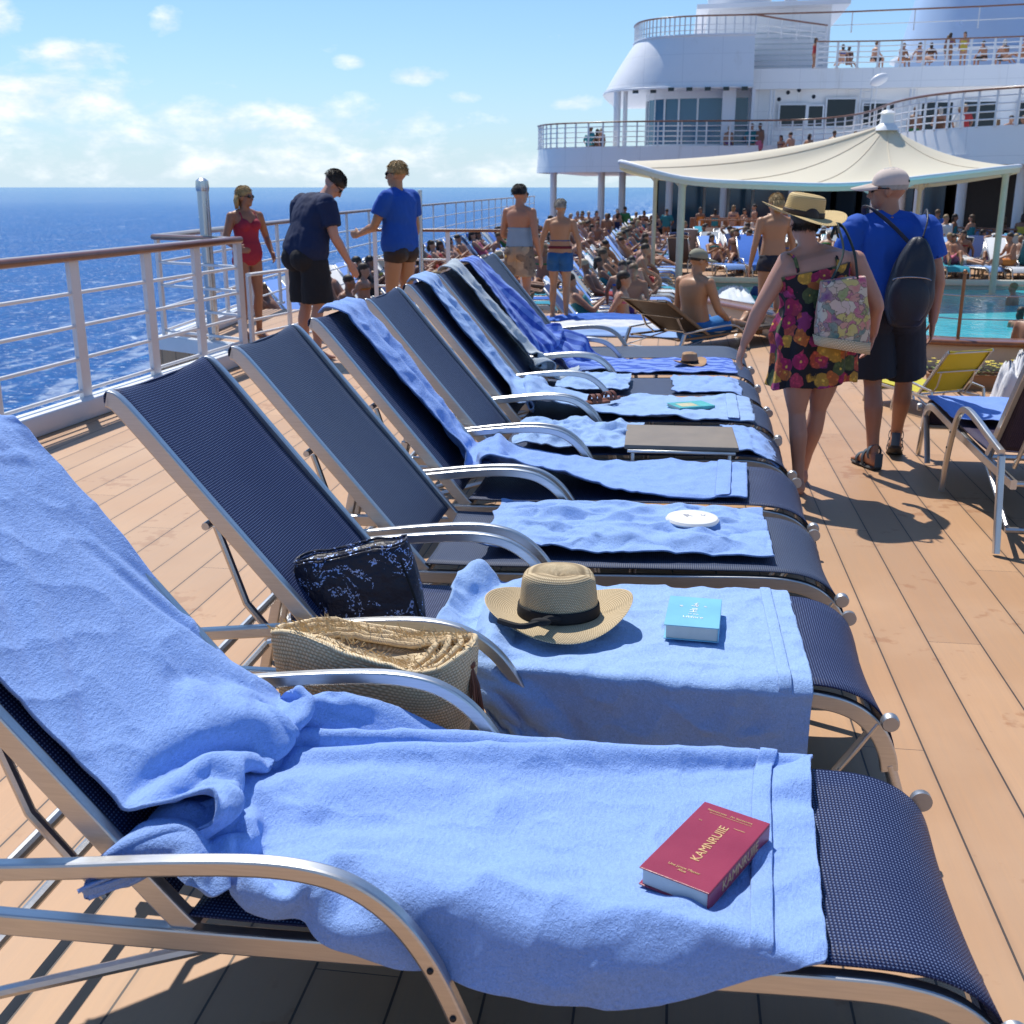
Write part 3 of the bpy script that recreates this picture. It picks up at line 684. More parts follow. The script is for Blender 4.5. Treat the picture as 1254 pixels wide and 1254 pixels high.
# raffia basket
def basket():
    t = thing('straw_basket_bag', 'large natural raffia beach bag standing between the two nearest loungers', 'beach bag', (-.69, 2.415, 0), R(-2))
    n = 64; rings = []; uvs = []
    H = .545
    for i in range(15):
        q = i/14; z = .015+q*(H-.015)
        ring = []
        for j in range(n+1):
            a = 2*pi*j/n; ca, sa = cos(a), sin(a)
            rx = (.205+.045*q); ry = .055+.035*sin(pi*q*.6)+.018*q
            x = rx*math.copysign(abs(ca)**.75, ca); y = ry*math.copysign(abs(sa)**.8, sa)
            wv = .010*sin(3*a+1)*q+.006*mn.noise(V((ca*2, sa*2, q*3)))
            zz = z+(.016*sin(a*2+.6)+.012*cos(a*3)-.010*ca)*q**3
            ring.append((x+wv, y+wv*.7-.012*q*ca, zz)); uvs.append((j/n*1.25, z))
        rings.append(ring)
    for k, (dz, f) in enumerate(((.004, .97), (-.012, .93), (-.030, .86), (-.042, .7), (-.05, .4))):
        ring = []
        for p in rings[14]: ring.append((p[0]*f, p[1]*(f-.03), p[2]+dz)); 
        rings.append(ring); uvs += [(j/n*1.25, H-dz+.02) for j in range(n+1)]
    rings.append([(p[0]*.01, p[1]*.01, H-.055) for p in rings[0]]); uvs += [(0, 0)]*(n+1)
    mb = MB(); mb.grid(rings); o = mb.build('woven_body', m_raffia, t, angle=180); uvset(o.data, uvs)
    s = o.modifiers.new('s', 'SUBSURF'); s.levels = s.render_levels = 2
    tx = bpy.data.textures.new('rough', 'CLOUDS'); tx.noise_scale = .02
    d = o.modifiers.new('d', 'DISPLACE'); d.texture = tx; d.strength = .006; d.texture_coords = 'LOCAL'
    # rolled braids inside the mouth and the frayed rim
    for k in range(4):
        r = MB(); f = .95-.12*k; pts = [(p[0]*f+.006*mn.noise(V((p[0]*20, p[1]*20, k))), p[1]*(f-.02)+.008*mn.noise(V((p[0]*14, p[1]*20, k+5))), p[2]-.004-.006*k+.006*mn.noise(V((p[0]*25, p[1]*25, k)))) for j, p in enumerate(rings[14][:n])]
        r.tube(pts, .0085, 7, closed=True); q = r.build('rim_braid', m_raffia, t, angle=180); uvset(q.data, [(i*.006, (i % 7)*.003) for i in range(len(q.data.vertices))])
    fr = MB()
    for k in range(900):
        j = random.randrange(n); f = random.uniform(.45, 1.0); p = V(rings[14][j]); p = V((p.x*f, p.y*(f-.02), p.z-.004*random.random()))
        d_ = V((random.uniform(-1, 1), random.uniform(-.6, .6), random.uniform(.1, .9)))*random.uniform(.008, .03); wv = V((.0007, .0004, 0))
        fr.add([p-wv, p+wv, p+d_*.6+wv+V((0, 0, .003)), p+d_-wv], [(0, 1, 2, 3)])
    fr.build('frayed_fibre', M('raffia_fibre', (.62, .46, .24), .8), t, smooth=False)
    ts = MB()
    for k in range(12):
        a = random.uniform(-.016, .016); b = random.uniform(-.012, .012)
        ts.tube([(.246+b*.3, -.02+a*.3, .50), (.256+b, -.025+a, .455), (.262+b*1.6, -.028+a*1.8, .385+random.uniform(-.01, .01))], .0032, 5)
    ts.ball((.248, -.02, .505), .011); ts.build('leather_tassel', m_leather, t)
basket()
# black sequin bag
def sequin():
    m, nt, b = mat_new('black_sequins'); co = coords(nt)
    v = nd(nt, 'ShaderNodeTexVoronoi', {'Vector': co, 'Scale': 250.0}); rnd = nd(nt, 'ShaderNodeSeparateXYZ', {0: v.outputs['Color']}).outputs
    patt = noise_t(nt, co, 11, 3, .5, 2.0); pk = ramp(nt, patt, [(.5, (0,0,0)), (.56, (1,1,1)), (.62, (0,0,0))])
    sel = mth(nt, 'GREATER_THAN', mth(nt, 'ADD', rnd[0], mth(nt, 'MULTIPLY', pk, .55)), 1.06)
    nt.links.new(mixc(nt, sel, (.004, .007, .026), (.34, .46, .80)), b.inputs['Base Color'])
    nt.links.new(mth(nt, 'MULTIPLY', sel, .9), b.inputs['Metallic']); b.inputs['Roughness'].default_value = .5
    bump(nt, b, mth(nt, 'ADD', rnd[1], mth(nt, 'MULTIPLY', noise_t(nt, co, 24, 3), 4.0)), .8, .004)
    t = thing('sequin_bag', 'small black sequin handbag leaning on the second lounger backrest', 'handbag', (-.83, LY[1]+.16, .405), R(8))
    rings = []; n = 40
    for i in range(13):
        q = i/12; z = q*.235; rx = .185-.03*q+.012*sin(pi*q); ry = .062-.022*q; ring = []
        for j in range(n):
            a = 2*pi*j/n; ca, sa = cos(a), sin(a)
            x = rx*math.copysign(abs(ca)**.45, ca); y = ry*math.copysign(abs(sa)**.5, sa)
            y += .010*mn.noise(V((x*12, z*10, 3))); zz = z+.018*q*(x/.16)*2.0+.006*q*sin(x*40)
            ring.append((x-.02*q, y+.02*q, zz))
        rings.append(ring)
    rings.append([(p[0]*.9, p[1]*.6+.008, p[2]-.012) for p in rings[12]])
    rings.append([(p[0]*.7, p[1]*.2+.014, p[2]-.022) for p in rings[12]])
    mb = MB(); mb.loft(rings); o = mb.build('bag_body', m, t, angle=60); s = o.modifiers.new('s', 'SUBSURF'); s.levels = s.render_levels = 1
    e = MB(); e.tube([V(p)+V((0, 0, .001)) for p in rings[12]], .004, 6, closed=True); e.build('piped_rim', m, t)
    st = MB(); st.tube(smooth_path([(.12, -.02, .22), (.16, -.055, .12), (.19, -.07, .02), (.24, -.06, .012), (.27, -.02, .012)], 5), .004, 6); st.build('strap', m_black, t)
sequin()
# ------------------------------------------------------------------ people: one continuous remeshed body each, clothing and hair as children
def remesh(mb, voxel, smooth=4, name='body', fac=.5):
    me = mb.mesh(name, m_white); o = link(name, me)
    r = o.modifiers.new('r', 'REMESH'); r.mode = 'VOXEL'; r.voxel_size = voxel; r.use_smooth_shade = True
    if smooth: s = o.modifiers.new('s', 'SMOOTH'); s.factor = fac; s.iterations = smooth
    dg = bpy.context.evaluated_depsgraph_get(); out = bpy.data.meshes.new_from_object(o.evaluated_get(dg)); out.name = name
    bpy.data.objects.remove(o); out.materials.clear()
    out.polygons.foreach_set('use_smooth', [True]*len(out.polygons)); return out
def put(name, me, mat, parent): me.materials.append(mat); return link(name, me, parent)
TOR = [(-.17, .085, .075), (-.06, .150, .108), (.06, .166, .118), (.2, .158, .110), (.40, .140, .098), (.60, .158, .110), (.78, .176, .113), (.88, .165, .10), (.95, .105, .078), (1.0, .060, .060), (1.12, .053, .056), (1.3, .05, .055)]
class Fig:
    def __init__(s, H=1.75, bulk=1.0, hips=1.0, bust=0, hy=0, hp=0, side=None, **J):
        k = s.k = H/1.75; s.bulk = bulk; s.hips = hips; s.bust = bust
        D = dict(pel=(0,0,.95), chest=(0,.005,1.27), neck=(0,0,1.475), head=(0,.02,1.635),
                 shL=(-.185,0,1.42), elL=(-.235,-.02,1.14), wrL=(-.245,.04,.885), shR=(.185,0,1.42), elR=(.235,-.02,1.14), wrR=(.245,.04,.885),
                 hpL=(-.092,0,.90), knL=(-.10,.02,.50), anL=(-.105,-.02,.085), hpR=(.092,0,.90), knR=(.10,.02,.50), anR=(.105,-.02,.085),
                 hdL=None, hdR=None, toL=(0,1,0), toR=(0,1,0))
        D.update(J); s.J = {}
        for a, p in D.items(): s.J[a] = None if p is None else (V(p) if a[:2] in ('hd', 'to') else V(p)*k)
        s.hm = Matrix.Rotation(hy, 3, 'Z') @ Matrix.Rotation(-hp, 3, 'X'); s.side = V(side).normalized() if side else V((1, 0, 0))
    def spine(s, t):
        a, b, c = s.J['pel'], s.J['chest'], s.J['neck']; m = .60
        if t < 0: return a+(b-a)*(t/m)
        if t > 1: return c+(s.J['head']-c)*((t-1)/.35)
        u = t/m if t < m else (t-m)/(1-m)
        p = a+(b-a)*u if t < m else b+(c-b)*u
        # soften the bend
        q = (1-t)**2*a+2*t*(1-t)*(2*b-.5*(a+c))+t*t*c
        return p*.5+q*.5
    def ringsT(s, t0, t1, infl=0, n=24, steps=22, flare=None):
        R_ = []
        for i in range(steps+1):
            t = t0+(t1-t0)*i/steps
            for (a, rx, ry), (b, rx2, ry2) in zip(TOR, TOR[1:]):
                if a <= t <= b or b == TOR[-1][0]:
                    u = (t-a)/(b-a); u = max(0, u); X = rx+(rx2-rx)*u; Y = ry+(ry2-ry)*u; break
            if t < .95: X *= s.bulk; Y *= s.bulk
            if t < .3: X *= 1+(s.hips-1)*min(1, (.35-t)*4); Y *= 1+(s.hips-1)*.6
            if flare: f = flare(t); X *= f; Y *= f
            p = s.spine(t); tan = (s.spine(t+.02)-s.spine(t-.02)).normalized()
            sd = (s.side-tan*s.side.dot(tan)).normalized(); fw = tan.cross(sd)
            ring = []
            for j in range(n):
                a = 2*pi*j/n; e = .86
                x = math.copysign(abs(cos(a))**e, cos(a))*(X*s.k+infl); y = math.copysign(abs(sin(a))**e, sin(a))*(Y*s.k+infl)
                ring.append(p+sd*x+fw*y)
            R_.append(ring)
        return R_
    def limb(s, mb, P, rad, infl=0, n=14, ends=True):
        pts = smooth_path(P, 5) if len(P) > 2 else [V(P[0])+(V(P[-1])-V(P[0]))*i/6 for i in range(7)]
        sc_ = []
        for i in range(len(pts)):
            u = i/(len(pts)-1)*(len(rad)-1); a = min(int(u), len(rad)-2); f = u-a; f = f*f*(3-2*f); sc_.append((rad[a]+(rad[a+1]-rad[a])*f)*s.k+infl)
        mb.tube(pts, 1.0, n, scales=sc_, up=(.03, 1, .02))
        if ends:
            for p, r in ((pts[0], sc_[0]), (pts[-1], sc_[-1])): mb.ball(p, r*.98, 12, 8)
    def leg(s, mb, S, q0=0, q1=1, infl=0, ends=True):
        J = s.J; h, k, a = J['hp'+S], J['kn'+S], J['an'+S]; b = s.bulk
        back = V((0, -.018, 0))*s.k
        P = [h, h+(k-h)*.33, h+(k-h)*.68, k, k+(a-k)*.33+back, k+(a-k)*.7, a]; r = [.088*b, .083*b, .066*b, .052, .056, .040, .034]
        full = smooth_path(P, 6); n = len(full); i0, i1 = int(q0*(n-1)), int(q1*(n-1))
        rr = []
        for i in range(i0, i1+1):
            u = i/(n-1)*6; c = min(int(u), 5); f = u-c; rr.append((r[c]+(r[c+1]-r[c])*f)*s.k+infl)
        mb.tube(full[i0:i1+1], 1.0, 16, scales=rr, up=(.02, 1, .03))
        if ends:
            mb.ball(full[i0], rr[0]*.97, 12, 8); mb.ball(full[i1], rr[-1]*.97, 12, 8)
    def foot(s, mb, S, infl=0, sole=False):
        a = s.J['an'+S]; d = s.J['to'+S].normalized(); up = V((0, 0, 1)); up = (up-d*up.dot(d)).normalized(); sd = d.cross(up); k = s.k; rings = []
        for u, w_, h0, h1 in ((-.065, .018, -.072, -.03), (-.05, .032, -.082, .0), (-.01, .036, -.083, .03), (.05, .038, -.080, .012), (.10, .045, -.080, -.022), (.145, .046, -.080, -.042), (.175, .036, -.078, -.05), (.192, .015, -.074, -.058)):
            if sole: h1 = h0+.012; h0 -= .014
            c = a+d*(u*k)+up*((h0+h1)/2*k); hh = (h1-h0)/2*k+infl*.6; ww = w_*k+infl
            rings.append([c+sd*(ww*cos(2*pi*j/14))+up*(hh*sin(2*pi*j/14)) for j in range(14)])
        mb.loft(rings)
        if not sole and not infl:
            for i, x in enumerate((-.034, -.016, .001, .016, .030)):
                p = a+d*((.172-.008*i if S == 'L' else .172-.008*(4-i))*k)+sd*(x*k)-up*(.068*k); mb.ball(p, .011*k, 8, 6)
    def arm(s, mb, S, q0=0, q1=1, infl=0, ends=True):
        J = s.J; h, k, a = J['sh'+S], J['el'+S], J['wr'+S]; b = .5+.5*s.bulk
        P = [h, h+(k-h)*.4, k, k+(a-k)*.3, a]; r = [.055*b, .051*b, .040*b, .041*b, .0265]
        full = smooth_path(P, 6); n = len(full); i0, i1 = int(q0*(n-1)), int(q1*(n-1)); rr = []
        for i in range(i0, i1+1):
            u = i/(n-1)*4; c = min(int(u), 3); f = u-c; rr.append((r[c]+(r[c+1]-r[c])*f)*s.k+infl)
        mb.tube(full[i0:i1+1], 1.0, 14, scales=rr, up=(.02, 1, .03))
        if ends:
            mb.ball(full[i0], rr[0]*1.03, 12, 8); mb.ball(full[i1], rr[-1]*.97, 12, 8)
    def hand(s, mb, S, curl=.5):
        J = s.J; w_ = J['wr'+S]; d = (J['hd'+S] or (w_-J['el'+S])).normalized(); k = s.k; sg = -1 if S == 'L' else 1
        inn = V((-sg, .15, 0)); inn = (inn-d*inn.dot(d)).normalized()      # palm faces the thigh
        wd = d.cross(inn)*(1 if S == 'R' else -1)                            # towards the thumb side, roughly forward
        if wd.y < 0: wd = -wd
        mb.sweep([w_-d*.01, w_+d*(.03*k), w_+d*(.06*k), w_+d*(.092*k)], [(.5*cos(2*pi*i/12), .5*sin(2*pi*i/12)) for i in range(12)], up=inn, scales=[(.05*k, .04*k), (.07*k, .036*k), (.083*k, .034*k), (.078*k, .026*k)])
        for i, L in enumerate((.070, .079, .074, .058)):
            o = wd*((.030-.0195*i)*k); p = w_+d*(.088*k)+o; cd = d; pts = [p-d*.012]
            for q in range(4):
                pts.append(pts[-1]+cd*(L*k/3)); cd = (cd+inn*curl*(.38+.06*i)).normalized()
            s_ = [1.05, 1, .95, .88, .7]; mb.tube(pts, .0092*k, 8, scales=s_, up=wd)
            mb.ball(pts[-1], .0068*k, 8, 6)
        p = w_+d*(.028*k)+wd*(.028*k); q = p+(wd*.75+d*.8+inn*.35).normalized()*(.038*k); e = q+(d*.95+wd*.2+inn*.4).normalized()*(.036*k)
        mb.tube([p, q, e], .0105*k, 8, scales=[1.15, 1.0, .8], up=inn); mb.ball(e, .0085*k, 8, 6)
    def hp_(s, p): return s.J['head']+s.hm @ (V(p)*s.k)
    def headm(s, mb):
        h = s.J['head']; k = s.k; m = s.hm
        mb.ball(s.hp_((0, -.008, .028)), (.074*k, .094*k, .092*k), 20, 14, m)
        mb.ball(s.hp_((0, .028, -.035)), (.058*k, .062*k, .078*k), 18, 12, m)
        mb.ball(s.hp_((0, .068, -.088)), (.026*k, .022*k, .020*k), 12, 8, m)
        mb.ball(s.hp_((0, .080, .028)), (.050*k, .016*k, .014*k), 12, 8, m)
        mb.tube([s.hp_((0, .088, .018)), s.hp_((0, .100, -.008)), s.hp_((0, .112, -.030)), s.hp_((0, .094, -.038))], .0125*k, 8, scales=[.7, .9, 1.15, .9], up=m @ V((1, 0, 0)))
        mb.ball(s.hp_((0, .086, -.060)), (.024*k, .012*k, .006*k), 10, 6, m); mb.ball(s.hp_((0, .084, -.070)), (.020*k, .012*k, .006*k), 10, 6, m)
        for e in (-1, 1):
            mb.ball(s.hp_((e*.076, -.004, -.008)), (.010*k, .020*k, .032*k), 10, 8, m); mb.ball(s.hp_((e*.040, .062, -.012)), (.022*k, .02*k, .02*k), 10, 8, m)
    def body(s, voxel=.009, smooth=3, feet=True, hands=True, head=True, curl=(.5, .5)):
        mb = MB(); mb.loft(s.ringsT(-.17, 1.3)); J = s.J; k = s.k
        for i, S in enumerate('LR'):
            s.leg(mb, S); s.arm(mb, S)
            if feet: s.foot(mb, S)
            if hands: s.hand(mb, S, curl[i])
            sd = s.side*(-1 if S == 'L' else 1); tn = (s.spine(.1)-s.spine(0)).normalized(); fw = tn.cross(s.side)
            mb.ball(s.spine(-.02)+sd*(.072*k*s.hips)-fw*(.052*k)-tn*(.03*k), .090*k*s.bulk, 14, 10)
            mb.ball(J['sh'+S]*.72+s.spine(.86)*.28, (.075*k, .058*k, .055*k), 14, 10)
            if s.bust: mb.ball(s.spine(.66)+sd*(.075*k)+fw*(.085*k), .062*k*s.bust, 14, 10)
            # trapezius
            s.limb(mb, [s.spine(1.02), (s.spine(.97)+J['sh'+S])*.5+V((0, 0, .012*k)), J['sh'+S]], [.045, .046, .045])
        if head: s.headm(mb)
        return remesh(mb, voxel, smooth)
    def hair(s, style, mat, parent):
        mb = MB(); k = s.k; m = s.hm; n, q = 28, 14; rings = []
        for i in range(q+1):
            t = pi*i/q*{'long': .66, 'bob': .72}.get(style, .60); ring = []
            for j in range(n):
                a = 2*pi*j/n; x, y, z = sin(t)*cos(a), sin(t)*sin(a), cos(t)
                f = 1+.035*mn.noise(V((x*5, y*5, z*5)))+.012*mn.noise(V((x*16, y*16, z*8)))
                zz = z
                front = max(0, y); lift = front*.55*max(0, -z+.45)      # hairline rises at the brow
                ring.append(s.hp_((.081*x*f, -.010+.101*y*f, .030+.100*zz*f+.10*lift)))
            rings.append(ring)
        rings.append([p*.9+s.hp_((0, 0, 0))*.1 for p in rings[-1]])
        mb.grid(rings, closed_u=True)
        if style == 'long':
            for e in range(9):
                a = R(200+140*e/8); P = [s.hp_((.078*cos(a), -.01+.098*sin(a), .03)), s.hp_((.088*cos(a), -.015+.104*sin(a), -.04)), s.hp_((.075*cos(a), -.02+.10*sin(a), -.115-.01*(e % 3)))]
                mb.tube(P, .020*k, 8, scales=[.7, 1.1, .5])
        if style == 'pony':
            mb.tube(smooth_path([s.hp_((0, -.09, .03)), s.hp_((0, -.14, .0)), s.hp_((.0, -.13, -.09)), s.hp_((0, -.11, -.14))], 5), .022*k, 8, scales=[.6+.5*sin(pi*i/15) for i in range(16)])
        for e in range(900 if style != 'capped' else 0):
            a = random.uniform(0, 2*pi); t = pi*random.uniform(.04 if style != 'bob' else .60, .56 if style != 'bob' else .70); x, y, z = sin(t)*cos(a), sin(t)*sin(a), cos(t)
            if y > .25 and z < .45: continue
            c_ = V((.083*x, -.010+.103*y, .030+.102*z)); tn = V((cos(a)*cos(t), sin(a)*cos(t), -sin(t))); tn = (tn+V((random.uniform(-.6, .6), random.uniform(-.7, .2), 0))).normalized(); nr = V((x, y, z)); sd = tn.cross(nr)*.0016; L = random.uniform(.015, .035)
            mb.add([s.hp_(c_-sd), s.hp_(c_+sd), s.hp_(c_+tn*L*.6+nr*.006+sd), s.hp_(c_+tn*L+nr*.004), s.hp_(c_+tn*L*.6+nr*.006-sd)], [(0, 1, 2, 3, 4)])
        return mb.build('hair', mat, parent, angle=180)
    def shades(s, parent):
        mb = MB(); m = s.hm; k = s.k
        for e in (-1, 1):
            mb.ball(s.hp_((e*.034, .089, .006)), (.028*k, .010*k, .019*k), 12, 8, m)
            mb.tube([s.hp_((e*.058, .082, .012)), s.hp_((e*.080, .04, .012)), s.hp_((e*.083, -.012, .008))], .0035*k, 6)
        mb.tube([s.hp_((-.02, .096, .012)), s.hp_((.02, .096, .012))], .003*k, 6)
        return mb.build('sunglasses', m_shades, parent)
    def eyes(s, parent):
        mb = MB(); m = s.hm
        for e in (-1, 1): mb.ball(s.hp_((e*.032, .0865, .008)), (.011*s.k, .007*s.k, .0065*s.k), 10, 8, m)
        return mb.build('eyes', m_shades, parent)
    def wrinkle(s, me, amp=.010, f=8, sx=1.0):
        for v in me.vertices:
            c = v.co; d = amp*(1-2*abs(mn.noise(V((c.x*f*sx, c.y*f*sx, c.z*f*.7+3)))))+amp*.5*mn.noise(V((c.x*f*3, c.y*f*3, c.z*f*2)))
            v.co = c+v.normal*d
    def shirt(s, mat, parent, voxel=.009, infl=.016, t0=-.10, sleeve=.46, name='t_shirt', loose=1.06):
        mb = MB(); mb.loft(s.ringsT(t0, .97, infl, flare=lambda t: loose if t < .5 else 1.0+(loose-1)*max(0, (.8-t)/.3)))
        for S in 'LR':
            s.arm(mb, S, 0, sleeve*.72, infl+.010, False); mb.ball(s.J['sh'+S], (.055*s.k+infl*1.2), 14, 10); mb.ball(s.J['sh'+S]*.7+s.spine(.86)*.3, (.075*s.k+infl, .058*s.k+infl, .056*s.k+infl), 14, 10)
            s.limb(mb, [s.spine(.98), s.J['sh'+S]], [.047, .05], infl*.8)
        me = remesh(mb, voxel, 3, name); s.wrinkle(me); return put(name, me, mat, parent)
    def shorts(s, mat, parent, voxel=.009, infl=.014, t1=.22, q=.44, name='shorts', flare=.02):
        mb = MB(); mb.loft(s.ringsT(-.17, t1, infl))
        for S in 'LR':
            J = s.J; h, kk = J['hp'+S], J['kn'+S]; e = h+(kk-h)*(q*2)
            mb.tube([h+(e-h)*i/8 for i in range(9)], 1.0, 18, scales=[(.093*s.bulk-.012*i/8)*s.k+infl+flare*i/8 for i in range(9)], up=(.02, 1, .03))
            sd = s.side*(-1 if S == 'L' else 1); tn = (s.spine(.1)-s.spine(0)).normalized(); fw = tn.cross(s.side)
            mb.ball(s.spine(-.02)+sd*(.072*s.k*s.hips)-fw*(.052*s.k)-tn*(.03*s.k), .090*s.k*s.bulk+infl, 14, 10); mb.ball(h, .09*s.k*s.bulk+infl, 14, 10)
        me = remesh(mb, voxel, 3, name); s.wrinkle(me, .005); return put(name, me, mat, parent)
def skin_mat(name, c):
    m, nt, b = mat_new(name); co = coords(nt); nz = noise_t(nt, co, 7, 5); fi = noise_t(nt, co, 45, 3)
    nt.links.new(mixc(nt, mth(nt, 'MULTIPLY_ADD', fi, .3, mth(nt, 'MULTIPLY', nz, .7)), tuple(x*.86 for x in c), (c[0]*1.1, c[1]*1.06, c[2]*1.05)), b.inputs['Base Color'])
    b.inputs['Roughness'].default_value = .48; b.inputs['Subsurface Weight'].default_value = .12; b.inputs['Subsurface Radius'].default_value = (.9, .35, .2); b.inputs['Subsurface Scale'].default_value = .012
    return m
sk_f = skin_mat('fair_tanned_skin', (.50, .26, .18)); sk_t = skin_mat('tanned_skin', (.42, .20, .115)); sk_d = skin_mat('deep_tan_skin', (.33, .145, .075)); sk_g = skin_mat('golden_tan_skin', (.45, .235, .12))
m_shades = M('black_lens', (.006, .006, .007), .15)
def hairm(n, c): return M(n, c, .6, var=.35, vs=60, bs=160, bst=.6)
h_br = hairm('dark_brown_hair', (.03, .018, .010)); h_bl = hairm('blond_hair', (.40, .26, .10)); h_gy = hairm('grey_hair', (.36, .34, .30)); h_bk = hairm('black_hair', (.012, .010, .009))
def cloth_m(n, c, var=.15): return M(n, c, .85, var=var, vs=5, bs=220, bst=.25, bd=.002)
m_royal = cloth_m('royal_blue_jersey', (.006, .075, .40)); m_navyt = cloth_m('navy_jersey', (.006, .016, .060)); m_blk = cloth_m('black_cotton', (.010, .010, .013)); m_blk2 = cloth_m('charcoal_cotton', (.018, .019, .024))
def floral(name, base, cols, scale=22):
    m, nt, b = mat_new(name); co = coords(nt)
    dn = nd(nt, 'ShaderNodeTexNoise', {'Vector': co, 'Scale': 30.0, 'Detail': 3.0}).outputs[1]
    wc = nd(nt, 'ShaderNodeVectorMath', {0: co, 1: nd(nt, 'ShaderNodeVectorMath', {0: dn, 1: (.03, .03, .03)}, operation='MULTIPLY').outputs[0]}, operation='ADD').outputs[0]
    v = nd(nt, 'ShaderNodeTexVoronoi', {'Vector': wc, 'Scale': float(scale)}); v2 = nd(nt, 'ShaderNodeTexVoronoi', {'Vector': wc, 'Scale': float(scale*2.7)})
    r = nd(nt, 'ShaderNodeSeparateXYZ', {0: v.outputs['Color']}).outputs
    k = len(cols); flower = ramp(nt, r[0], [(i/k, c) for i, c in enumerate(cols)], 'CONSTANT')
    pet = mixc(nt, ramp(nt, v2.outputs['Distance'], [(.1, (0,0,0)), (.5, (1,1,1))]), flower, mixc(nt, .45, flower, base))
    pet = mixc(nt, ramp(nt, v.outputs['Distance'], [(.08, (1,1,1)), (.16, (0,0,0))]), pet, (.85, .55, .08))
    c = mixc(nt, ramp(nt, v.outputs['Distance'], [(.66, (0,0,0)), (.74, (1,1,1))]), pet, base)
    c = mixc(nt, mth(nt, 'GREATER_THAN', r[1], .88), c, base)
    nt.links.new(c, b.inputs['Base Color']); b.inputs['Roughness'].default_value = .8; bump(nt, b, noise_t(nt, co, 200, 2), .2, .002); return m
m_floral = floral('floral_cotton', (.008, .006, .010), [(.62, .05, .10), (.75, .20, .04), (.55, .02, .12), (.80, .42, .05), (.50, .05, .22), (.70, .12, .06), (.12, .16, .05)], 17)
def painted(name):
    m, nt, b = mat_new(name); co = coords(nt)
    wc = nd(nt, 'ShaderNodeVectorMath', {0: co, 1: nd(nt, 'ShaderNodeVectorMath', {0: nd(nt, 'ShaderNodeTexNoise', {'Vector': co, 'Scale': 12.0, 'Detail': 4.0}).outputs[1], 1: (.16, .16, .16)}, operation='MULTIPLY').outputs[0]}, operation='ADD').outputs[0]
    v = nd(nt, 'ShaderNodeTexVoronoi', {'Vector': wc, 'Scale': 20.0}); e = nd(nt, 'ShaderNodeTexVoronoi', {'Vector': wc, 'Scale': 20.0}, feature='DISTANCE_TO_EDGE').outputs[0]
    r = nd(nt, 'ShaderNodeSeparateXYZ', {0: v.outputs['Color']}).outputs
    cols = [(.62, .44, .34), (.60, .50, .14), (.50, .09, .20), (.66, .56, .44), (.06, .18, .18), (.62, .24, .20), (.20, .28, .07), (.64, .48, .42), (.20, .07, .19)]
    c = ramp(nt, r[0], [(i/9, q) for i, q in enumerate(cols)], 'CONSTANT'); c = mixc(nt, ramp(nt, v.outputs['Distance'], [(.15, (0,0,0)), (.6, (.35,.35,.35))]), c, (.62, .50, .34))
    c = mixc(nt, ramp(nt, e, [(.01, (.7,.7,.7)), (.06, (0,0,0))]), c, (.10, .07, .05)); nt.links.new(c, b.inputs['Base Color']); b.inputs['Roughness'].default_value = .75; bump(nt, b, noise_t(nt, co, 150, 2), .2, .002); return m
m_bagprint = painted('painted_canvas')

# --- P1 woman in floral sundress
P1 = (.745, 5.98, 0); rz1 = R(10)
f = Fig(1.53, bulk=1.24, hips=1.12, bust=.9, hy=R(8), pel=(.0,0,.95), chest=(-.03,.01,1.27), neck=(-.075,.02,1.475), head=(-.105,.04,1.632),
        shL=(-.20,0,1.405), elL=(-.345,-.03,1.15), wrL=(-.415,.045,.925), hdL=(-.25,.1,-1), shR=(.205,0,1.41), elR=(.335,-.04,1.17), wrR=(.385,.10,.965), hdR=(-.1,.25,-1),
        hpL=(-.10,0,.90), knL=(-.075,.0,.50), anL=(-.045,-.035,.088), hpR=(.10,.01,.90), knR=(.085,.10,.51), anR=(.045,.20,.09), toR=(.1,1,-.05))
p = thing('person', 'woman in black floral sundress and wide straw hat with a printed tote, walking barefoot', 'person', P1, rz1)
put('body', f.body(.0075, 3, curl=(.7, .7)), sk_f, p); f.hair('bob', h_br, p)
def sundress(f, p):
    mb = MB(); rings = []; n = 72; k = f.k
    for i in range(34):
        u = i/33; t = .74-u*1.24
        if t > -.06: base = f.ringsT(t, t+.001, .010, n, 1)[0]; last = base; lt = t
        else: base = [q+V((0, .02*(-.06-t), (t-lt)*.53*k)) for q in last]
        cen = sum((V(q) for q in base), V())/n; fl = 1+max(0, u-.30)**1.1*.26; ring = []
        for j, q in enumerate(base):
            a = 2*pi*j/n; w_ = .013*sin(a*9+.6*sin(a*2)+u)*min(1, max(0, u-.08)*2.2)+.007*sin(a*17+3*u)*u+.012*mn.noise(V((cos(a)*2, sin(a)*2, u*4)))*u
            d = (V(q)-cen); d = d*fl+d.normalized()*w_; pz = .010*sin(a*5)*u*u
            ring.append(cen+d+V((0, 0, pz)))
        rings.append(ring)
    mb.grid(rings, closed_u=True); o = mb.build('sundress', m_floral, p, angle=180)
    s = o.modifiers.new('t', 'SOLIDIFY'); s.thickness = .004; s.offset = 1; s = o.modifiers.new('s', 'SUBSURF'); s.levels = s.render_levels = 1
    for e in (-1, 1):
        st = MB(); st.sweep(smooth_path([f.spine(.72)+V((e*.105, -.125, 0)), f.spine(.9)+V((e*.108, -.108, .0)), f.spine(1.0)+V((e*.115, -.03, -.02)), f.spine(.9)+V((e*.11, .09, 0)), f.spine(.7)+V((e*.09, .13, 0))], 5), rrect(.018, .004), up=(0, 1, .3)); st.build('dress_strap', m_floral, p)
sundress(f, p)
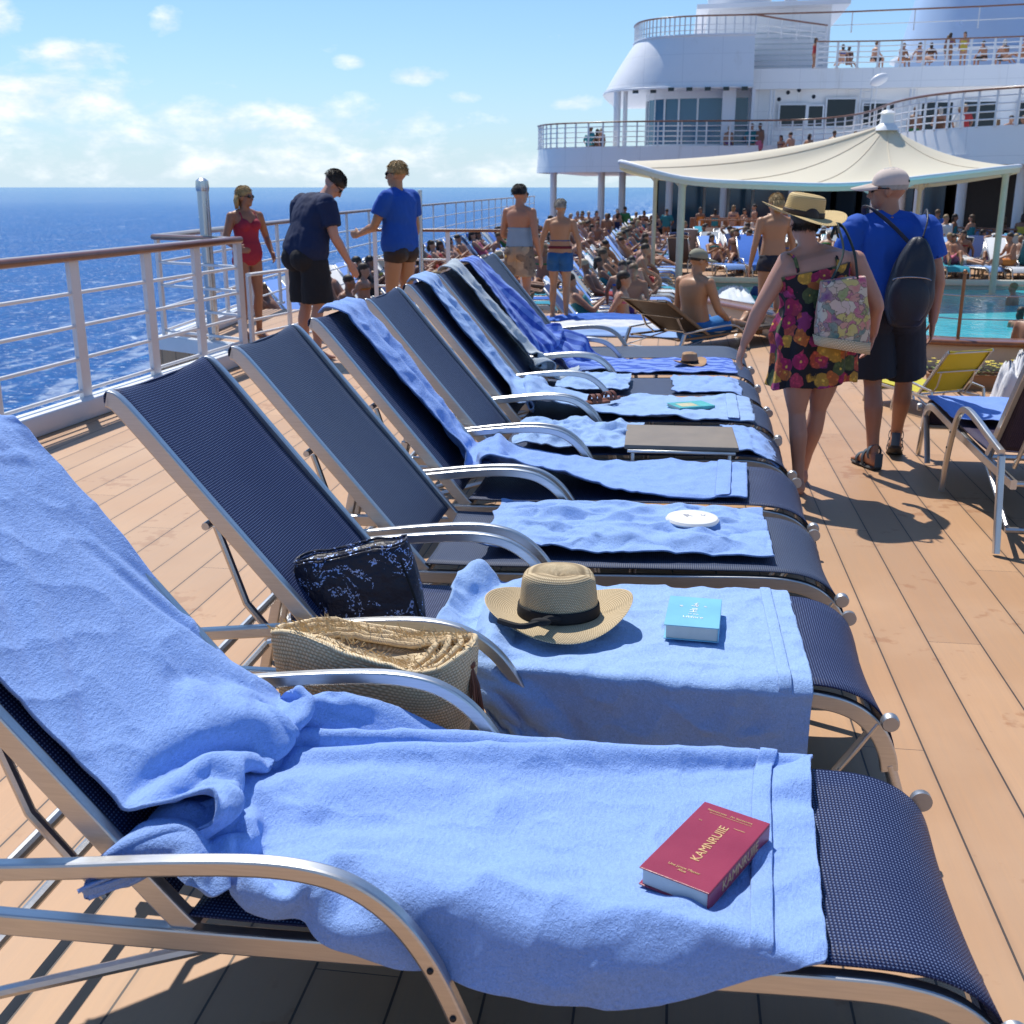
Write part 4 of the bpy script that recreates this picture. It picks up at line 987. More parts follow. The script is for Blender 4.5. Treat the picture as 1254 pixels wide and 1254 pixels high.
hh = fedora('sun_hat', 'wide golden straw sun hat with a dark band worn by the woman in florals', (P1[0]-.105, P1[1]+.025, f.J['head'].z+.022), rz1+R(15), (.94), m_strawhat2, M('brown_band', (.035, .02, .014), .7), (R(8), R(7)), None, .222, False)
hh.scale.z = .80
# tote bag on her right shoulder
def tote():
    t = thing('tote_bag', 'flower printed canvas tote hanging from the shoulder of the woman in florals', 'tote bag', (P1[0]+.085, P1[1]-.20, .76), R(12))
    n = 40; rings = []
    for i in range(14):
        q = i/13; z = q*.40; rx = .175-.055*q-.03*(1-q)**3; ry = .07-.03*q+.02*sin(pi*q)
        ring = []
        for j in range(n):
            a = 2*pi*j/n; x = rx*math.copysign(abs(cos(a))**.55, cos(a)); y = ry*math.copysign(abs(sin(a))**.7, sin(a))
            ring.append((x+.010*mn.noise(V((x*9, z*9, 1)))-.06*(1-q)*0+.03*(1-q), y+.016*mn.noise(V((x*11, z*8, 5))), z+.055*x/.17*(-.6)*(1-q)+.02*x/.17*q))
        rings.append(ring)
    rings.append([(p[0]*.92, p[1]*.6, p[2]-.02) for p in rings[-1]])
    mb = MB(); mb.loft(rings); o = mb.build('bag_body', m_bagprint, t, angle=180); s = o.modifiers.new('s', 'SUBSURF'); s.levels = s.render_levels = 1
    b = MB(); b.grid([[V(p)*1.0+V((p[0]*.03, p[1]*.05, 0)) for p in rings[i]] for i in (0, 1, 2)], closed_u=True); o = b.build('bag_base', m_raffia, t, angle=180); uvset(o.data, [((i % n)*.03, (i//n)*.03) for i in range(3*n)]); s = o.modifiers.new('t', 'SOLIDIFY'); s.thickness = .004; s.offset = 1
    for e in (-1, 1):
        k = MB(); k.sweep(smooth_path([(e*.07, -.035, .39), (.02+e*.03, -.01, .53), (.005+e*.015, .085, .655), (.01, .19, .672), (.03+e*.02, .25, .60)], 6), rrect(.022, .005), up=(1, .2, .3)); k.build('bag_handle', m_bagd, t)
    t.scale = (.93, .93, .90); t.location.z += .05
m_bagd = cloth_m('dark_green_webbing', (.03, .05, .045))
tt = tote()

# --- P2 man in royal blue T-shirt
P2 = (1.285, 6.70, 0); rz2 = R(3)
f = Fig(1.70, bulk=1.06, hy=R(72), hp=R(2), pel=(-.045,0,.95), hpL=(-.135,0,.90), hpR=(.05,0,.90), chest=(-.075,.015,1.27), neck=(-.085,.03,1.47), head=(-.105,.045,1.628), shL=(-.28,0,1.41), shR=(.115,0,1.41), elL=(-.36,-.03,1.13), wrL=(-.385,.05,.89), elR=(.205,-.035,1.135), wrR=(.225,.045,.875),
        knL=(-.105,-.015,.49), anL=(-.09,-.12,.095), knR=(.105,.10,.50), anR=(.12,.21,.13), toL=(-.35,1,0), toR=(.25,1,-.45))
p = thing('person', 'man in royal blue T-shirt and black shorts with beige cap and dark backpack, walking away', 'person', P2, rz2)
put('body', f.body(.0075, 3), sk_t, p); f.hair('capped', h_gy, p); f.shirt(m_royal, p, .008, .020, -.10, .52, loose=1.10); f.shorts(m_blk2, p, .008, .016, .2, .44, flare=.025); f.shades(p)
def cap(f, p):
    t = MB(); rings = []; n = 32
    for i in range(11):
        q = i/10*pi*.5; rings.append([f.hp_((.083*sin(q)*cos(2*pi*j/n), -.010+.104*sin(q)*sin(2*pi*j/n), .048+.080*cos(q))) for j in range(n)])
    rings.append([f.hp_((.083*cos(2*pi*j/n), -.010+.104*sin(2*pi*j/n), .028)) for j in range(n)])
    t.grid(rings, closed_u=True); o = t.build('cap', m_cap, p, angle=180)
    b = MB(); top = [f.hp_((.075*cos(a), (.055+.16*max(0, sin(a))), .040-.020*sin(a)-.034*abs(cos(a))**1.5)) for a in [pi*i/20 for i in range(21)]]; inn = [f.hp_((.078*cos(a), .05+.045*sin(a), .044-.02*abs(cos(a))**1.5)) for a in [pi*i/20 for i in range(21)]]
    b.grid([inn, top]); o = b.build('cap_peak', m_cap, p); s = o.modifiers.new('t', 'SOLIDIFY'); s.thickness = .005
    g = MB(); g.box((0, 0, 0), (.045, .004, .014)); g.v = [tuple(f.hp_(V(v)+V((0, -.112, .048)))) for v in g.v]; g.build('cap_strap', m_shades, p)
m_cap = cloth_m('beige_cap_twill', (.66, .54, .46)); cap(f, p)
def sandal(f, S, p):
    mb = MB(); f.foot(mb, S, .006, True); mb.build('sandal_sole', m_shoe2, p)
    a = f.J['an'+S]; d = f.J['to'+S].normalized(); up = V((0,0,1)); up = (up-d*up.dot(d)).normalized(); sd = d.cross(up); st = MB()
    for u, r1, r2, ce in ((.10, .050, .040, -.052), (.045, .044, .058, -.038), (-.01, .043, .05, .006)):
        st.sweep([a+d*u*f.k+up*ce+sd*(r1*cos(q))+up*(r2*sin(q)) for q in [2*pi*i/20 for i in range(20)]], rrect(.004, .022), up=d, closed=True)
    st.sweep([a+d*(-.066)+up*z_ for z_ in (-.07, -.03, .01)], rrect(.05, .004), up=d)
    st.build('sandal_strap', m_shoe, p)
m_shoe = cloth_m('grey_blue_webbing', (.07, .10, .13), .4); m_shoe2 = M('rubber_sole', (.03, .026, .024), .7)
for S in 'LR': sandal(f, S, p)
def backpack(f):
    t = thing('backpack', 'dark navy backpack worn on one shoulder over the royal blue T-shirt', 'backpack', (P2[0]+.005, P2[1]-.215, .84), rz2+R(-6))
    n = 40; rings = []
    for i in range(18):
        q = i/17; e = sin(pi*(.08+.9*q))**.5; rx = .150*e*(1-.30*q); ry = .095*e*(1-.25*q)
        rings.append([(rx*math.copysign(abs(cos(a))**.7, cos(a))+.03*q+.008*mn.noise(V((cos(a)*2, q*5, 1))), ry*math.copysign(abs(sin(a))**.75, sin(a))+.012*mn.noise(V((cos(a)*3, sin(a)*3, q*6)))+.03*(1-q)*0, q*.50) for a in [2*pi*j/n for j in range(n)]])
    mb = MB(); mb.loft(rings); o = mb.build('pack_body', m_pack, t, angle=180); s = o.modifiers.new('s', 'SUBSURF'); s.levels = s.render_levels = 1
    pk = MB(); rr = []
    for i in range(9):
        q = i/8; e = sin(pi*(.1+.8*q))**.4; rr.append([(.112*e*cos(a), -.062-.045*e*max(0, -sin(a))*1.0+.02*max(0, sin(a)), .05+q*.23) for a in [2*pi*j/24 for j in range(24)]])
    pk.loft(rr); pk.build('front_pocket', m_pack, t)
    z = MB(); z.tube([(.10*cos(a), -.095-.012, .27+.018*sin(a)) for a in [pi*i/14 for i in range(15)]], .0035, 6); z.build('zip', m_steel, t)
    st = MB()
    st.sweep(smooth_path([(.05, .0, .49), (.075, .06, .575), (.085, .16, .62), (.09, .27, .59), (.09, .34, .46)], 6), rrect(.045, .008), up=(1, .1, .2)); st.build('shoulder_strap', m_pack, t)
    s2 = MB(); s2.sweep(smooth_path([(-.02, .03, .47), (-.10, .075, .55), (-.20, .115, .63), (-.25, .19, .655), (-.24, .28, .60)], 6), rrect(.026, .006), up=(0, .6, .6)); s2.build('cross_strap', m_pack, t)
m_pack = M('dark_nylon', (.012, .016, .028), .5, var=.3, vs=8, bs=120, bst=.3)
backpack(f)

# --- P3 man in navy, looking down
P3 = (-3.42, 10.25, 0)
f = Fig(1.82, bulk=1.16, hy=R(-35), hp=R(50), pel=(0,-.03,.95), chest=(0,.07,1.26), neck=(0,.20,1.435), head=(.015,.305,1.56), shL=(-.20,.09,1.405), shR=(.2,.09,1.395), elL=(-.28,.08,1.12), wrL=(-.27,.20,.90), elR=(.27,.11,1.12), wrR=(.27,.26,.88))
p = thing('person', 'man in navy T-shirt and black shorts looking down beside the rail', 'person', P3, R(-38))
put('body', f.body(.009, 3), sk_f, p); f.hair('short', h_br, p); f.shades(p); f.shirt(m_navyt, p, .01, .022, -.14, .56, loose=1.12); f.shorts(m_blk, p, .01, .02, .2, .46, flare=.03)

# --- P4 man in royal blue, facing the sea
P4 = (-2.80, 11.35, 0)
f = Fig(1.84, bulk=1.04, hy=R(18), chest=(0,.0,1.27), neck=(0,.02,1.475), elL=(-.25,.10,1.16), wrL=(-.20,.34,1.08), hdL=(.1,1,-.1), elR=(.24,.0,1.13), wrR=(.245,.09,.885), knL=(-.1,.04,.5), anL=(-.11,.0,.085))
p = thing('person', 'blond man in royal blue T-shirt and dark trunks facing the sea', 'person', P4, R(62))
put('body', f.body(.009, 3), sk_g, p); f.hair('short', h_bl, p); f.shades(p); f.shirt(m_royal, p, .01, .018, -.06, .50, loose=1.08); f.shorts(M('dark_brown_trunks', (.025, .014, .012), .6, var=.4, vs=12), p, .01, .008, .12, .10, 'swim_trunks', .0)

# --- P5 woman in red swimsuit behind the rail corner
P5 = (-4.58, 11.7, 0)
f = Fig(1.60, bulk=.98, hips=1.1, bust=1.0, hy=R(25), pel=(0,0,.95), elL=(-.30,-.05,1.17), wrL=(-.26,.12,1.0), elR=(.29,.03,1.16), wrR=(.24,.20,1.06), hdR=(-.3,1,-.1))
p = thing('person', 'blond woman in red swimsuit and sunglasses standing in the rail corner', 'person', P5, R(-128))
put('body', f.body(.010, 3), sk_d, p); f.hair('long', h_bl, p); f.shades(p)
def swimsuit(f, p, mat):
    mb = MB(); mb.loft(f.ringsT(-.17, .70, .006))
    for S in 'LR':
        sd = f.side*(-1 if S == 'L' else 1); mb.ball(f.spine(.66)+sd*(.075*f.k)+V((0, .085*f.k, 0)), .062*f.k*f.bust+.007, 14, 10); mb.ball(f.spine(-.02)+sd*(.072*f.k*f.hips)-V((0, .052*f.k, .03)), .09*f.k*f.bulk+.006, 14, 10)
        f.limb(mb, [f.spine(.7)+sd*.09+V((0, .10, 0)), f.spine(.98)+sd*.085+V((0, .03, .0)), f.spine(.9)+sd*.09+V((0, -.10, 0)), f.spine(.6)+sd*.07+V((0, -.11, 0))], [.014, .014, .014, .014])
    put('swimsuit', remesh(mb, .010, 2, 'swimsuit'), mat, p)
swimsuit(f, p, cloth_m('red_lycra', (.32, .018, .04)))

# --- P6 shirtless man with towel round waist and phone
P6 = (-1.83, 13.3, 0)
f = Fig(1.62, bulk=1.02, hy=R(-30), elL=(-.25,.02,1.14), wrL=(-.08,.20,1.10), hdL=(1,.2,.05), elR=(.25,-.03,1.14), wrR=(.27,.05,.89))
p = thing('person', 'dark haired man in sunglasses, pale tank top rolled to his waist, facing right', 'person', P6, R(-22))
put('body', f.body(.010, 3), sk_t, p); f.hair('short', h_bk, p); f.shades(p)
f.shorts(floral('leaf_print_shorts', (.36, .26, .17), [(.10, .07, .05), (.5, .36, .22), (.06, .05, .05)], 8), p, .011, .016, .08, .34, flare=.02)
mb = MB(); mb.loft(f.ringsT(.02, .48, .010)); put('rolled_tank_top', remesh(mb, .012, 2, 'rolled_tank_top'), cloth_m('pale_blue_grey_cotton', (.24, .33, .42)), p)
t = thing('phone', 'teal cased phone held by the dark haired man in sunglasses', 'phone', (P6[0]-.04, P6[1]+.13, 1.045), R(20)); mb = MB(); mb.box((0, 0, 0), (.15, .012, .075)); mb.build('phone_case', M('teal_plastic', (.02, .22, .28), .4), t, smooth=False, bevel=.004); mb = MB(); mb.box((0, .0075, 0), (.135, .002, .064)); mb.build('screen', m_shades, t, smooth=False)

# --- P7 short haired woman in blue bikini and shorts
P7 = (-1.41, 13.95, 0)
f = Fig(1.45, bulk=1.02, hips=1.08, hy=R(-10), elL=(-.28,-.02,1.15), wrL=(-.31,.03,.90), elR=(.28,-.02,1.15), wrR=(.30,.03,.90))
p = thing('person', 'grey haired bather seen from behind in a blue bikini strap and blue shorts', 'person', P7, R(-6))
put('body', f.body(.010, 3), sk_g, p); f.hair('short', h_gy, p); f.shorts(cloth_m('blue_swim_cloth', (.015, .10, .26)), p, .011, .010, .06, .22, flare=.008)
mb = MB(); mb.loft(f.ringsT(.155, .225, .008)); put('waist_sash', remesh(mb, .010, 1, 'waist_sash'), cloth_m('maroon_cloth', (.14, .012, .02)), p)
mb = MB(); mb.loft(f.ringsT(.34, .375, .005)); put('bikini_strap', remesh(mb, .008, 1, 'bikini_strap'), cloth_m('blue_lycra', (.02, .09, .22)), p)

# --- P8 man seated on the brown lounger
LB = (.26, 11.62); rb = R(48)
other_lounger(m_brown, 'brown slung lounger facing the pool with a man in cap seated on it', (0, 0, 0), rb)
lb = [o for o in bpy.data.objects if o.get('label', '').startswith('brown slung')][0]
lb.scale = (1, 1, .5); lb.location = (LB[0]+sin(rb)*.33+.62*cos(rb), LB[1]-cos(rb)*.33+.62*sin(rb), 0)
for c in lb.children:
    if 'backrest' in c.name or 'frame' in c.name: c.data = c.data.copy(); c.data.materials[0] = M('bronze_frame', (.20, .14, .09), .4, .6)
f = Fig(1.72, bulk=1.05, hy=R(-25), hp=R(8), pel=(0,.05,.52), chest=(0,.01,.84), neck=(0,.03,1.04), head=(0,.06,1.20), shL=(-.195,.02,.985), shR=(.195,.02,.985), elL=(-.27,.08,.72), wrL=(-.22,.30,.60), elR=(.26,.10,.72), wrR=(.21,.32,.60), hpL=(-.1,.09,.50), knL=(-.14,.50,.54), anL=(-.12,.92,.46), hpR=(.1,.09,.50), knR=(.14,.50,.54), anR=(.12,.92,.46), toL=(0,.4,1), toR=(0,.4,1))
p = thing('person', 'bare backed man in pale cap seated on the brown lounger by the pool', 'person', (LB[0]-.06, LB[1]-.06, -.30), rb-R(90))
put('body', f.body(.010, 3), sk_g, p); f.shorts(cloth_m('bright_blue_trunks', (.02, .16, .45)), p, .011, .012, .12, .34); f.hair('capped', h_br, p)
m_cap2 = cloth_m('olive_cap', (.28, .27, .19)); m_cap, _c = m_cap2, m_cap; cap(f, p); m_cap = _c
# --- P9 bare shouldered bather beyond the woman
f = Fig(1.52, bulk=1.0, hy=R(30), hp=R(10), elL=(-.25,-.04,1.14), wrL=(-.28,.02,.88), elR=(.25,.0,1.14))
p = thing('person', 'long haired bather with bare back standing beyond the straw sun hat', 'person', (1.08, 12.9, 0), R(12))
put('body', f.body(.011, 3), sk_g, p); f.hair('long', h_bl, p); f.shorts(cloth_m('dark_bikini', (.02, .02, .03)), p, .011, .008, .08, .12)
# ------------------------------------------------------------------ decks, sea, ship
LD = -.9    # level of the lower pool deck
def poly(name, pts, z0, z1, mat, parent=None, smooth=False):
    mb = MB(); n = len(pts); mb.add([(x, y, z1) for x, y in pts]+[(x, y, z0) for x, y in pts], [tuple(range(n)), tuple(range(2*n-1, n-1, -1))]+[(i, (i+1) % n, n+(i+1) % n, n+i) for i in range(n)])
    return mb.build(name, mat, parent, smooth=smooth)
struct(poly('deck_floor', [(-4.38, -8), (8, -8), (8, 10.55), (2.4, 10.55), (1.7, 11.6), (1.15, 12.9), (.3, 14.6), (-5.5, 14.6), (-5.22, 10.7), (-4.2, 10.22), (-4.38, 10.1)], -.3, 0, m_deck))
m_deck2 = m_deck
LP = [((9.6, 9), (30, 90)), ((1.0, 9), (9.6, 15.2)), ((1.0, 31.0), (9.6, 90))]
mb = MB()
for (x0, y0), (x1, y1) in LP: mb.add([(x0, y0, LD), (x1, y0, LD), (x1, y1, LD), (x0, y1, LD)], [(0, 1, 2, 3)])
mb.add([(x, y, LD) for x, y in ((-4.0, 11), (1.0, 11), (1.0, 90), (-7.6, 90), (-7.25, 58), (-6.9, 47), (-6.35, 30), (-5.85, 18), (-5.7, 14.4))], [tuple(range(9))])
struct(mb.build('pool_deck_floor', m_deck, smooth=False))
# hull below the decks
struct(poly('ship_hull', [(-4.5, -40), (30, -40), (30, 140), (2, 140), (-7.7, 90), (-7.3, 58), (-6.95, 47), (-6.4, 30), (-5.9, 18), (-5.6, 10.4), (-4.45, 10.2)], -26, -1.02, m_whiter))
def sea():
    m, nt, b = mat_new('open_sea'); co = coords(nt)
    s = nd(nt, 'ShaderNodeSeparateXYZ', {0: co}).outputs
    dist = nd(nt, 'ShaderNodeVectorMath', {0: co}, operation='LENGTH').outputs['Value']
    swell = noise_t(nt, co, .035, 5, .6, .3); chop = noise_t(nt, co, .35, 6, .65, .4); rip = noise_t(nt, co, 2.4, 4, .6)
    far = ramp(nt, mth(nt, 'DIVIDE', dist, 2500.0), [(.02, (1,1,1)), (.9, (.12,.12,.12))])
    c = mixc(nt, swell, (.004, .055, .23), (.010, .11, .37))
    c = mixc(nt, mth(nt, 'MULTIPLY', ramp(nt, chop, [(.5, (0,0,0)), (.75, (1,1,1))]), .6), c, (.03, .22, .52))
    c = mixc(nt, ramp(nt, mth(nt, 'DIVIDE', dist, 9000.0), [(.0, (0,0,0)), (.35, (.55,.55,.55)), (1, (.9,.9,.9))]), c, (.07, .20, .36))  # horizon haze painted into the sea colour, stronger with distance
    # foam: wake streaks along the hull and scattered white caps, then painted glints
    wk = noise_t(nt, nd(nt, 'ShaderNodeMapping', {0: co, 3: (.16, .035, 1), 2: (0, 0, .16)}).outputs[0], 1, 6, .62, 1.2)
    near = ramp(nt, mth(nt, 'DIVIDE', mth(nt, 'ABSOLUTE', s[0]), 140.0), [(.08, (1,1,1)), (.35, (.55,.55,.55)), (1, (0,0,0))])
    f1 = mth(nt, 'MULTIPLY', ramp(nt, wk, [(.53, (0,0,0)), (.60, (1,1,1))]), near)
    f1 = mth(nt, 'MULTIPLY', f1, ramp(nt, chop, [(.35, (.2,.2,.2)), (.55, (1,1,1))]))
    glint = ramp(nt, noise_t(nt, nd(nt, 'ShaderNodeMapping', {0: co, 3: (.5, .9, 1)}).outputs[0], 1, 5, .75, .3), [(.575, (0,0,0)), (.65, (1,1,1))])  # sun sparkle painted as pale flecks in the sea colour
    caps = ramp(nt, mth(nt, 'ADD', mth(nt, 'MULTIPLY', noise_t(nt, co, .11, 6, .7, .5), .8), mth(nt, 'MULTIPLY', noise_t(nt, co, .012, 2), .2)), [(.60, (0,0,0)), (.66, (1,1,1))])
    foam_glint = mth(nt, 'MAXIMUM', f1, mth(nt, 'MAXIMUM', mth(nt, 'MULTIPLY', caps, .6), mth(nt, 'MULTIPLY', glint, .85)))
    col_ = mixc(nt, foam_glint, c, (.75, .82, .86))
    h = mth(nt, 'ADD', mth(nt, 'MULTIPLY', swell, 5.0), mth(nt, 'ADD', mth(nt, 'MULTIPLY', chop, 1.3), mth(nt, 'MULTIPLY', rip, .14)))
    n = nd(nt, 'ShaderNodeBump', {'Height': h, 'Strength': mth(nt, 'MULTIPLY', far, .95), 'Distance': 1.0}).outputs[0]
    df = nd(nt, 'ShaderNodeBsdfDiffuse', {'Color': col_, 'Normal': n}); gl = nd(nt, 'ShaderNodeBsdfGlossy', {'Color': (.8, .9, 1, 1), 'Roughness': .16, 'Normal': n})
    fr = nd(nt, 'ShaderNodeFresnel', {'IOR': 1.33, 'Normal': n}).outputs[0]
    mx = nd(nt, 'ShaderNodeMixShader', {0: mth(nt, 'MULTIPLY', fr, .34), 1: df.outputs[0], 2: gl.outputs[0]}); nt.links.new(mx.outputs[0], nt.nodes['Material Output'].inputs[0])
    mb = MB(); mb.add([(-40000, -4000, 0), (40000, -4000, 0), (40000, 60000, 0), (-40000, 60000, 0)], [(0, 1, 2, 3)])
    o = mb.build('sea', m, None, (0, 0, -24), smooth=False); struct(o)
sea()
# ---------------- railings
def railing(label, path, h=1.08, z0=0.0, bars=(.18, .40, .62, .84), post=1.6, cap=.055, mat=None, pr=(.085, .03), group=None, capmat=None, barr=.014, closed=False):
    mat = mat or m_rail; P = [V((x, y, z0)) for x, y in path]; c0 = P[0].copy()
    t = thing('railing', label, 'railing', c0, 0, group); Q = [p-c0 for p in P]
    r = MB(); r.sweep([q+V((0, 0, h)) for q in Q], rrect(cap*2.1, cap, .42, 3)); r.build('handrail', capmat or m_teak, t, angle=60)
    for b in bars:
        m = MB(); m.tube([q+V((0, 0, b*h/1.08)) for q in Q], barr, 8); m.build('rail_bar', mat, t)
    L = 0
    for i, (a, b) in enumerate(zip(Q, Q[1:])):
        seg = (b-a).length; n = max(1, round(seg/post))
        for k in range(n+(1 if i == len(Q)-2 else 0)):
            p = a+(b-a)*(k/n); m = MB(); d = (b-a).normalized(); ang = atan2(d.y, d.x)
            m.box((0, 0, (h-cap*.5)/2), (pr[0], pr[1], h-cap*.5)); m.box((0, 0, .015), (pr[0]*1.5, pr[1]*3, .03))
            o = m.build('post', mat, t, p, smooth=False); o.rotation_euler.z = ang
    return t
near_path = smooth_path([(-4.42, -6), (-4.38, 2), (-4.30, 6), (-4.16, 8.3), (-4.05, 10.05)], 3)
railing('nearest white deck railing with thick varnished wood handrail', [(p.x, p.y) for p in [V((x, y, 0)) for x, y in [(-4.42, -6), (-4.38, 2), (-4.32, 5.4), (-4.13, 8.4), (-4.03, 10.05)]]], 1.13, 0, post=1.02, cap=.062, pr=(.11, .035))
railing('outboard bay railing turning out at the corner and running on towards the bow', [(-4.10, 10.22), (-5.15, 10.75), (-5.45, 14.0), (-5.75, 18)], 1.12, 0.0, post=1.3, cap=.055)
railing('long far side railing beside the crowded sunbathing deck', [(-5.9, 18.4), (-6.3, 26), (-6.7, 36), (-7.0, 47), (-7.1, 57)], 1.5, LD+.55, post=2.0, cap=.05)
railing('low white barred rail carrying on from the near railing corner', [(-4.0, 10.2), (-3.86, 10.9), (-3.80, 11.6)], .80, 0.0, bars=(.15, .32, .50), post=.7, cap=.03, pr=(.05, .03), capmat=m_rail)
# white coaming under the near railing
for lab, pts in (('long white steel coaming along the nearest deck edge', [(-4.40, -6), (-4.36, 2), (-4.30, 5.4), (-4.11, 8.4), (-4.02, 10.1)]), ('short white coaming round the outboard bay', [(-4.08, 10.18), (-5.15, 10.72), (-5.45, 14.0), (-5.7, 14.55)])):
    mb = MB(); mb.sweep([(x, y, .07) for x, y in pts], rrect(.16, .14, .1, 2)); mb.sweep([(x-.07, y+(.06 if abs(y-10.4) < .5 else 0), -.45) for x, y in pts], rrect(.10, .90, .05, 1)); tag(mb.build('deck_coaming', m_rail, angle=30), lab, 'coaming')
t = thing('flag_post', 'tall bare steel post standing at the railing corner', 'post', (-4.52, 10.5, 0)); mb = MB(); mb.tube([(0, 0, 0), (0, 0, 1.58)], .055, 16); mb.build('post_tube', m_steel, t); mb = MB(); mb.lathe([(.06, 1.56), (.064, 1.60), (.06, 1.655), (.03, 1.68), (.001, 1.685)], n=16); mb.build('cap', m_steel, t); mb = MB(); mb.lathe([(.10, 0), (.10, .02), (.058, .024)], n=16); mb.build('base_flange', m_steel, t)
t = thing('flag_post', 'thin steel post beyond the blond man in blue', 'post', (-3.25, 14.3, 0)); mb = MB(); mb.tube([(0, 0, 0), (0, 0, 1.55)], .028, 12); mb.lathe([(.001, 1.57), (.03, 1.56), (.03, 1.54)], n=12); mb.build('post_tube', m_steel, t)
railing('short inner handrail stub behind the blond man', [(-3.9, 14.45), (-1.95, 14.45)], 1.06, 0, bars=(.35, .7), post=.95, cap=.04, pr=(.05, .03))

# ---------------- pool and ledge
def pool():
    m, nt, b = mat_new('pool_water'); co = coords(nt)
    w1 = noise_t(nt, co, 1.1, 3, .5, .8); ca = nd(nt, 'ShaderNodeTexVoronoi', {'Vector': nd(nt, 'ShaderNodeVectorMath', {0: co, 1: nd(nt, 'ShaderNodeTexNoise', {'Vector': co, 'Scale': 1.3}).outputs[1]}, operation='ADD').outputs[0], 'Scale': 1.4}, feature='SMOOTH_F1').outputs[0]
    c = mixc(nt, w1, (.03, .42, .54), (.09, .60, .68)); c = mixc(nt, mth(nt, 'MULTIPLY', ramp(nt, ca, [(.45, (0,0,0)), (.75, (1,1,1))]), .6), c, (.25, .70, .76))
    nt.links.new(c, b.inputs['Base Color']); b.inputs['Roughness'].default_value = .06; b.inputs['IOR'].default_value = 1.33
    bump(nt, b, noise_t(nt, co, 3.2, 4, .55, .5), .35, .06)
    mb = MB(); mb.add([(1.0, 15.2, 0), (9.6, 15.2, 0), (9.6, 31, 0), (1.0, 31, 0)], [(0, 1, 2, 3)]); struct(mb.build('pool_water', m, None, (0, 0, LD-.10), smooth=False))
    mt = M('pale_stone_coping', (.62, .58, .50), .5, var=.1, vs=3)
    c = MB(); c.sweep([(.8, 15.0, 0), (9.8, 15.0, 0), (9.8, 31.2, 0), (.8, 31.2, 0)], rrect(.42, .26, .2, 2), closed=True); struct(c.build('pool_coping', mt, None, (0, 0, LD+.01), angle=30))
pool()
lp = smooth_path([(.25, 14.5, 0), (1.05, 12.9, 0), (1.6, 11.6, 0), (2.3, 10.65, 0), (4.0, 10.5, 0), (7.8, 10.5, 0)], 6)
t = thing('pool_parapet', 'low curved white parapet with varnished wood top at the pool edge', 'parapet', (0, 0, 0)); mb = MB(); mb.sweep([p+V((0, 0, .11)) for p in lp], rrect(.14, .22, .08, 2)); mb.build('wall', M('cream_paint', (.55, .45, .33), .5), t, angle=30)
mb = MB(); mb.sweep([p+V((0, 0, .25)) for p in lp], rrect(.30, .05, .4, 2)); mb.build('wood_top', m_teak, t, angle=50)
t = thing('wire_fence', 'slim bronze posts with thin wires along the pool parapet', 'fence', (0, 0, 0)); mbz = M('bronze_post', (.24, .12, .06), .35, .5)
pp = [(1.9, 11.1), (2.58, 10.56), (3.6, 10.52), (4.8, 10.5)]
for x, y in pp: mb = MB(); mb.tube([(x, y, .26), (x, y, .86)], .016, 10); mb.ball((x, y, .87), .022, 10, 6); mb.build('post', mbz, t)
for z in (.45, .66): mb = MB(); mb.tube([(x, y, z) for x, y in pp], .006, 6); mb.build('wire', m_steel, t)
m_yel = M('yellow_paint', (.62, .44, .03), .45); t = thing('ladder_rail', 'tall yellow grab rail at the pool parapet edge', 'grab rail', (3.12, 10.2, 0)); mb = MB(); mb.tube(smooth_path([(0, 0, 0), (0, 0, .8), (.02, 0, 1.05), (.12, 0, 1.12), (.22, 0, 1.05), (.24, 0, .8), (.24, 0, 0)], 5), .025, 10, up=(0, 1, 0)); mb.build('grab_tube', m_yel, t); 
for fx in (0, .24): mb = MB(); mb.lathe([(.05, 0), (.05, .015), (.026, .02)], (fx, 0, 0), 12); mb.build('base_flange', m_steel, t)
m_ysl = sling_mat('yellow_sling', (.58, .50, .03), (.75, .66, .12))
yc = other_lounger(m_ysl, 'low yellow slung beach chair by the flower trough', (1.98, 8.75, 0), R(118), 'beach_chair'); yc.scale = (.42, .62, .46); yc['category'] = 'beach chair'; yc.name = 'beach_chair'
def planter(loc, label, seed):
    random.seed(seed); t = thing('flower_planter', label, 'planter', loc, R(-3)); t.scale = (.75, .8, .5); mb = MB()
    mb.loft([[(x*k, y*k2, z) for x, y in rrect(.9, .22, .15, 2)] for k, k2, z in ((.94, .85, 0), (1, 1, .22), (1.03, 1.1, .235), (1.03, 1.1, .25), (.97, .9, .25), (.96, .88, .2))]); mb.build('trough', M('terracotta', (.30, .15, .07), .8), t, angle=30)
    lf = MB(); fl = MB()
    for k in range(260):
        x, y = random.uniform(-.42, .42), random.uniform(-.09, .09); h = .25+random.uniform(0, .17); a = random.uniform(0, 6.3); p = V((x*1.08, y*1.7, h)); d = V((cos(a), sin(a), random.uniform(-.2, .8))).normalized(); s_ = d.cross(V((0, 0, 1))).normalized()*.014; L = random.uniform(.03, .07)
        lf.add([p, p+d*L*.5+s_, p+d*L, p+d*L*.5-s_], [(0, 1, 2, 3)])
    for k in range(46):
        p = V((random.uniform(-.44, .44), random.uniform(-.14, .14), .36+random.uniform(0, .12)))
        for q in range(6):
            a = q*pi/3; d = V((cos(a), sin(a), .35))*.03; s_ = V((-sin(a), cos(a), 0))*.014; fl.add([p, p+d*.6+s_, p+d, p+d*.6-s_], [(0, 1, 2, 3)])
    lf.build('foliage', M('yellow_green_leaf', (.16, .20, .03), .6, var=.4, vs=9), t, smooth=False); fl.build('blossoms', M('yellow_petal', (.72, .55, .05), .6), t, smooth=False)
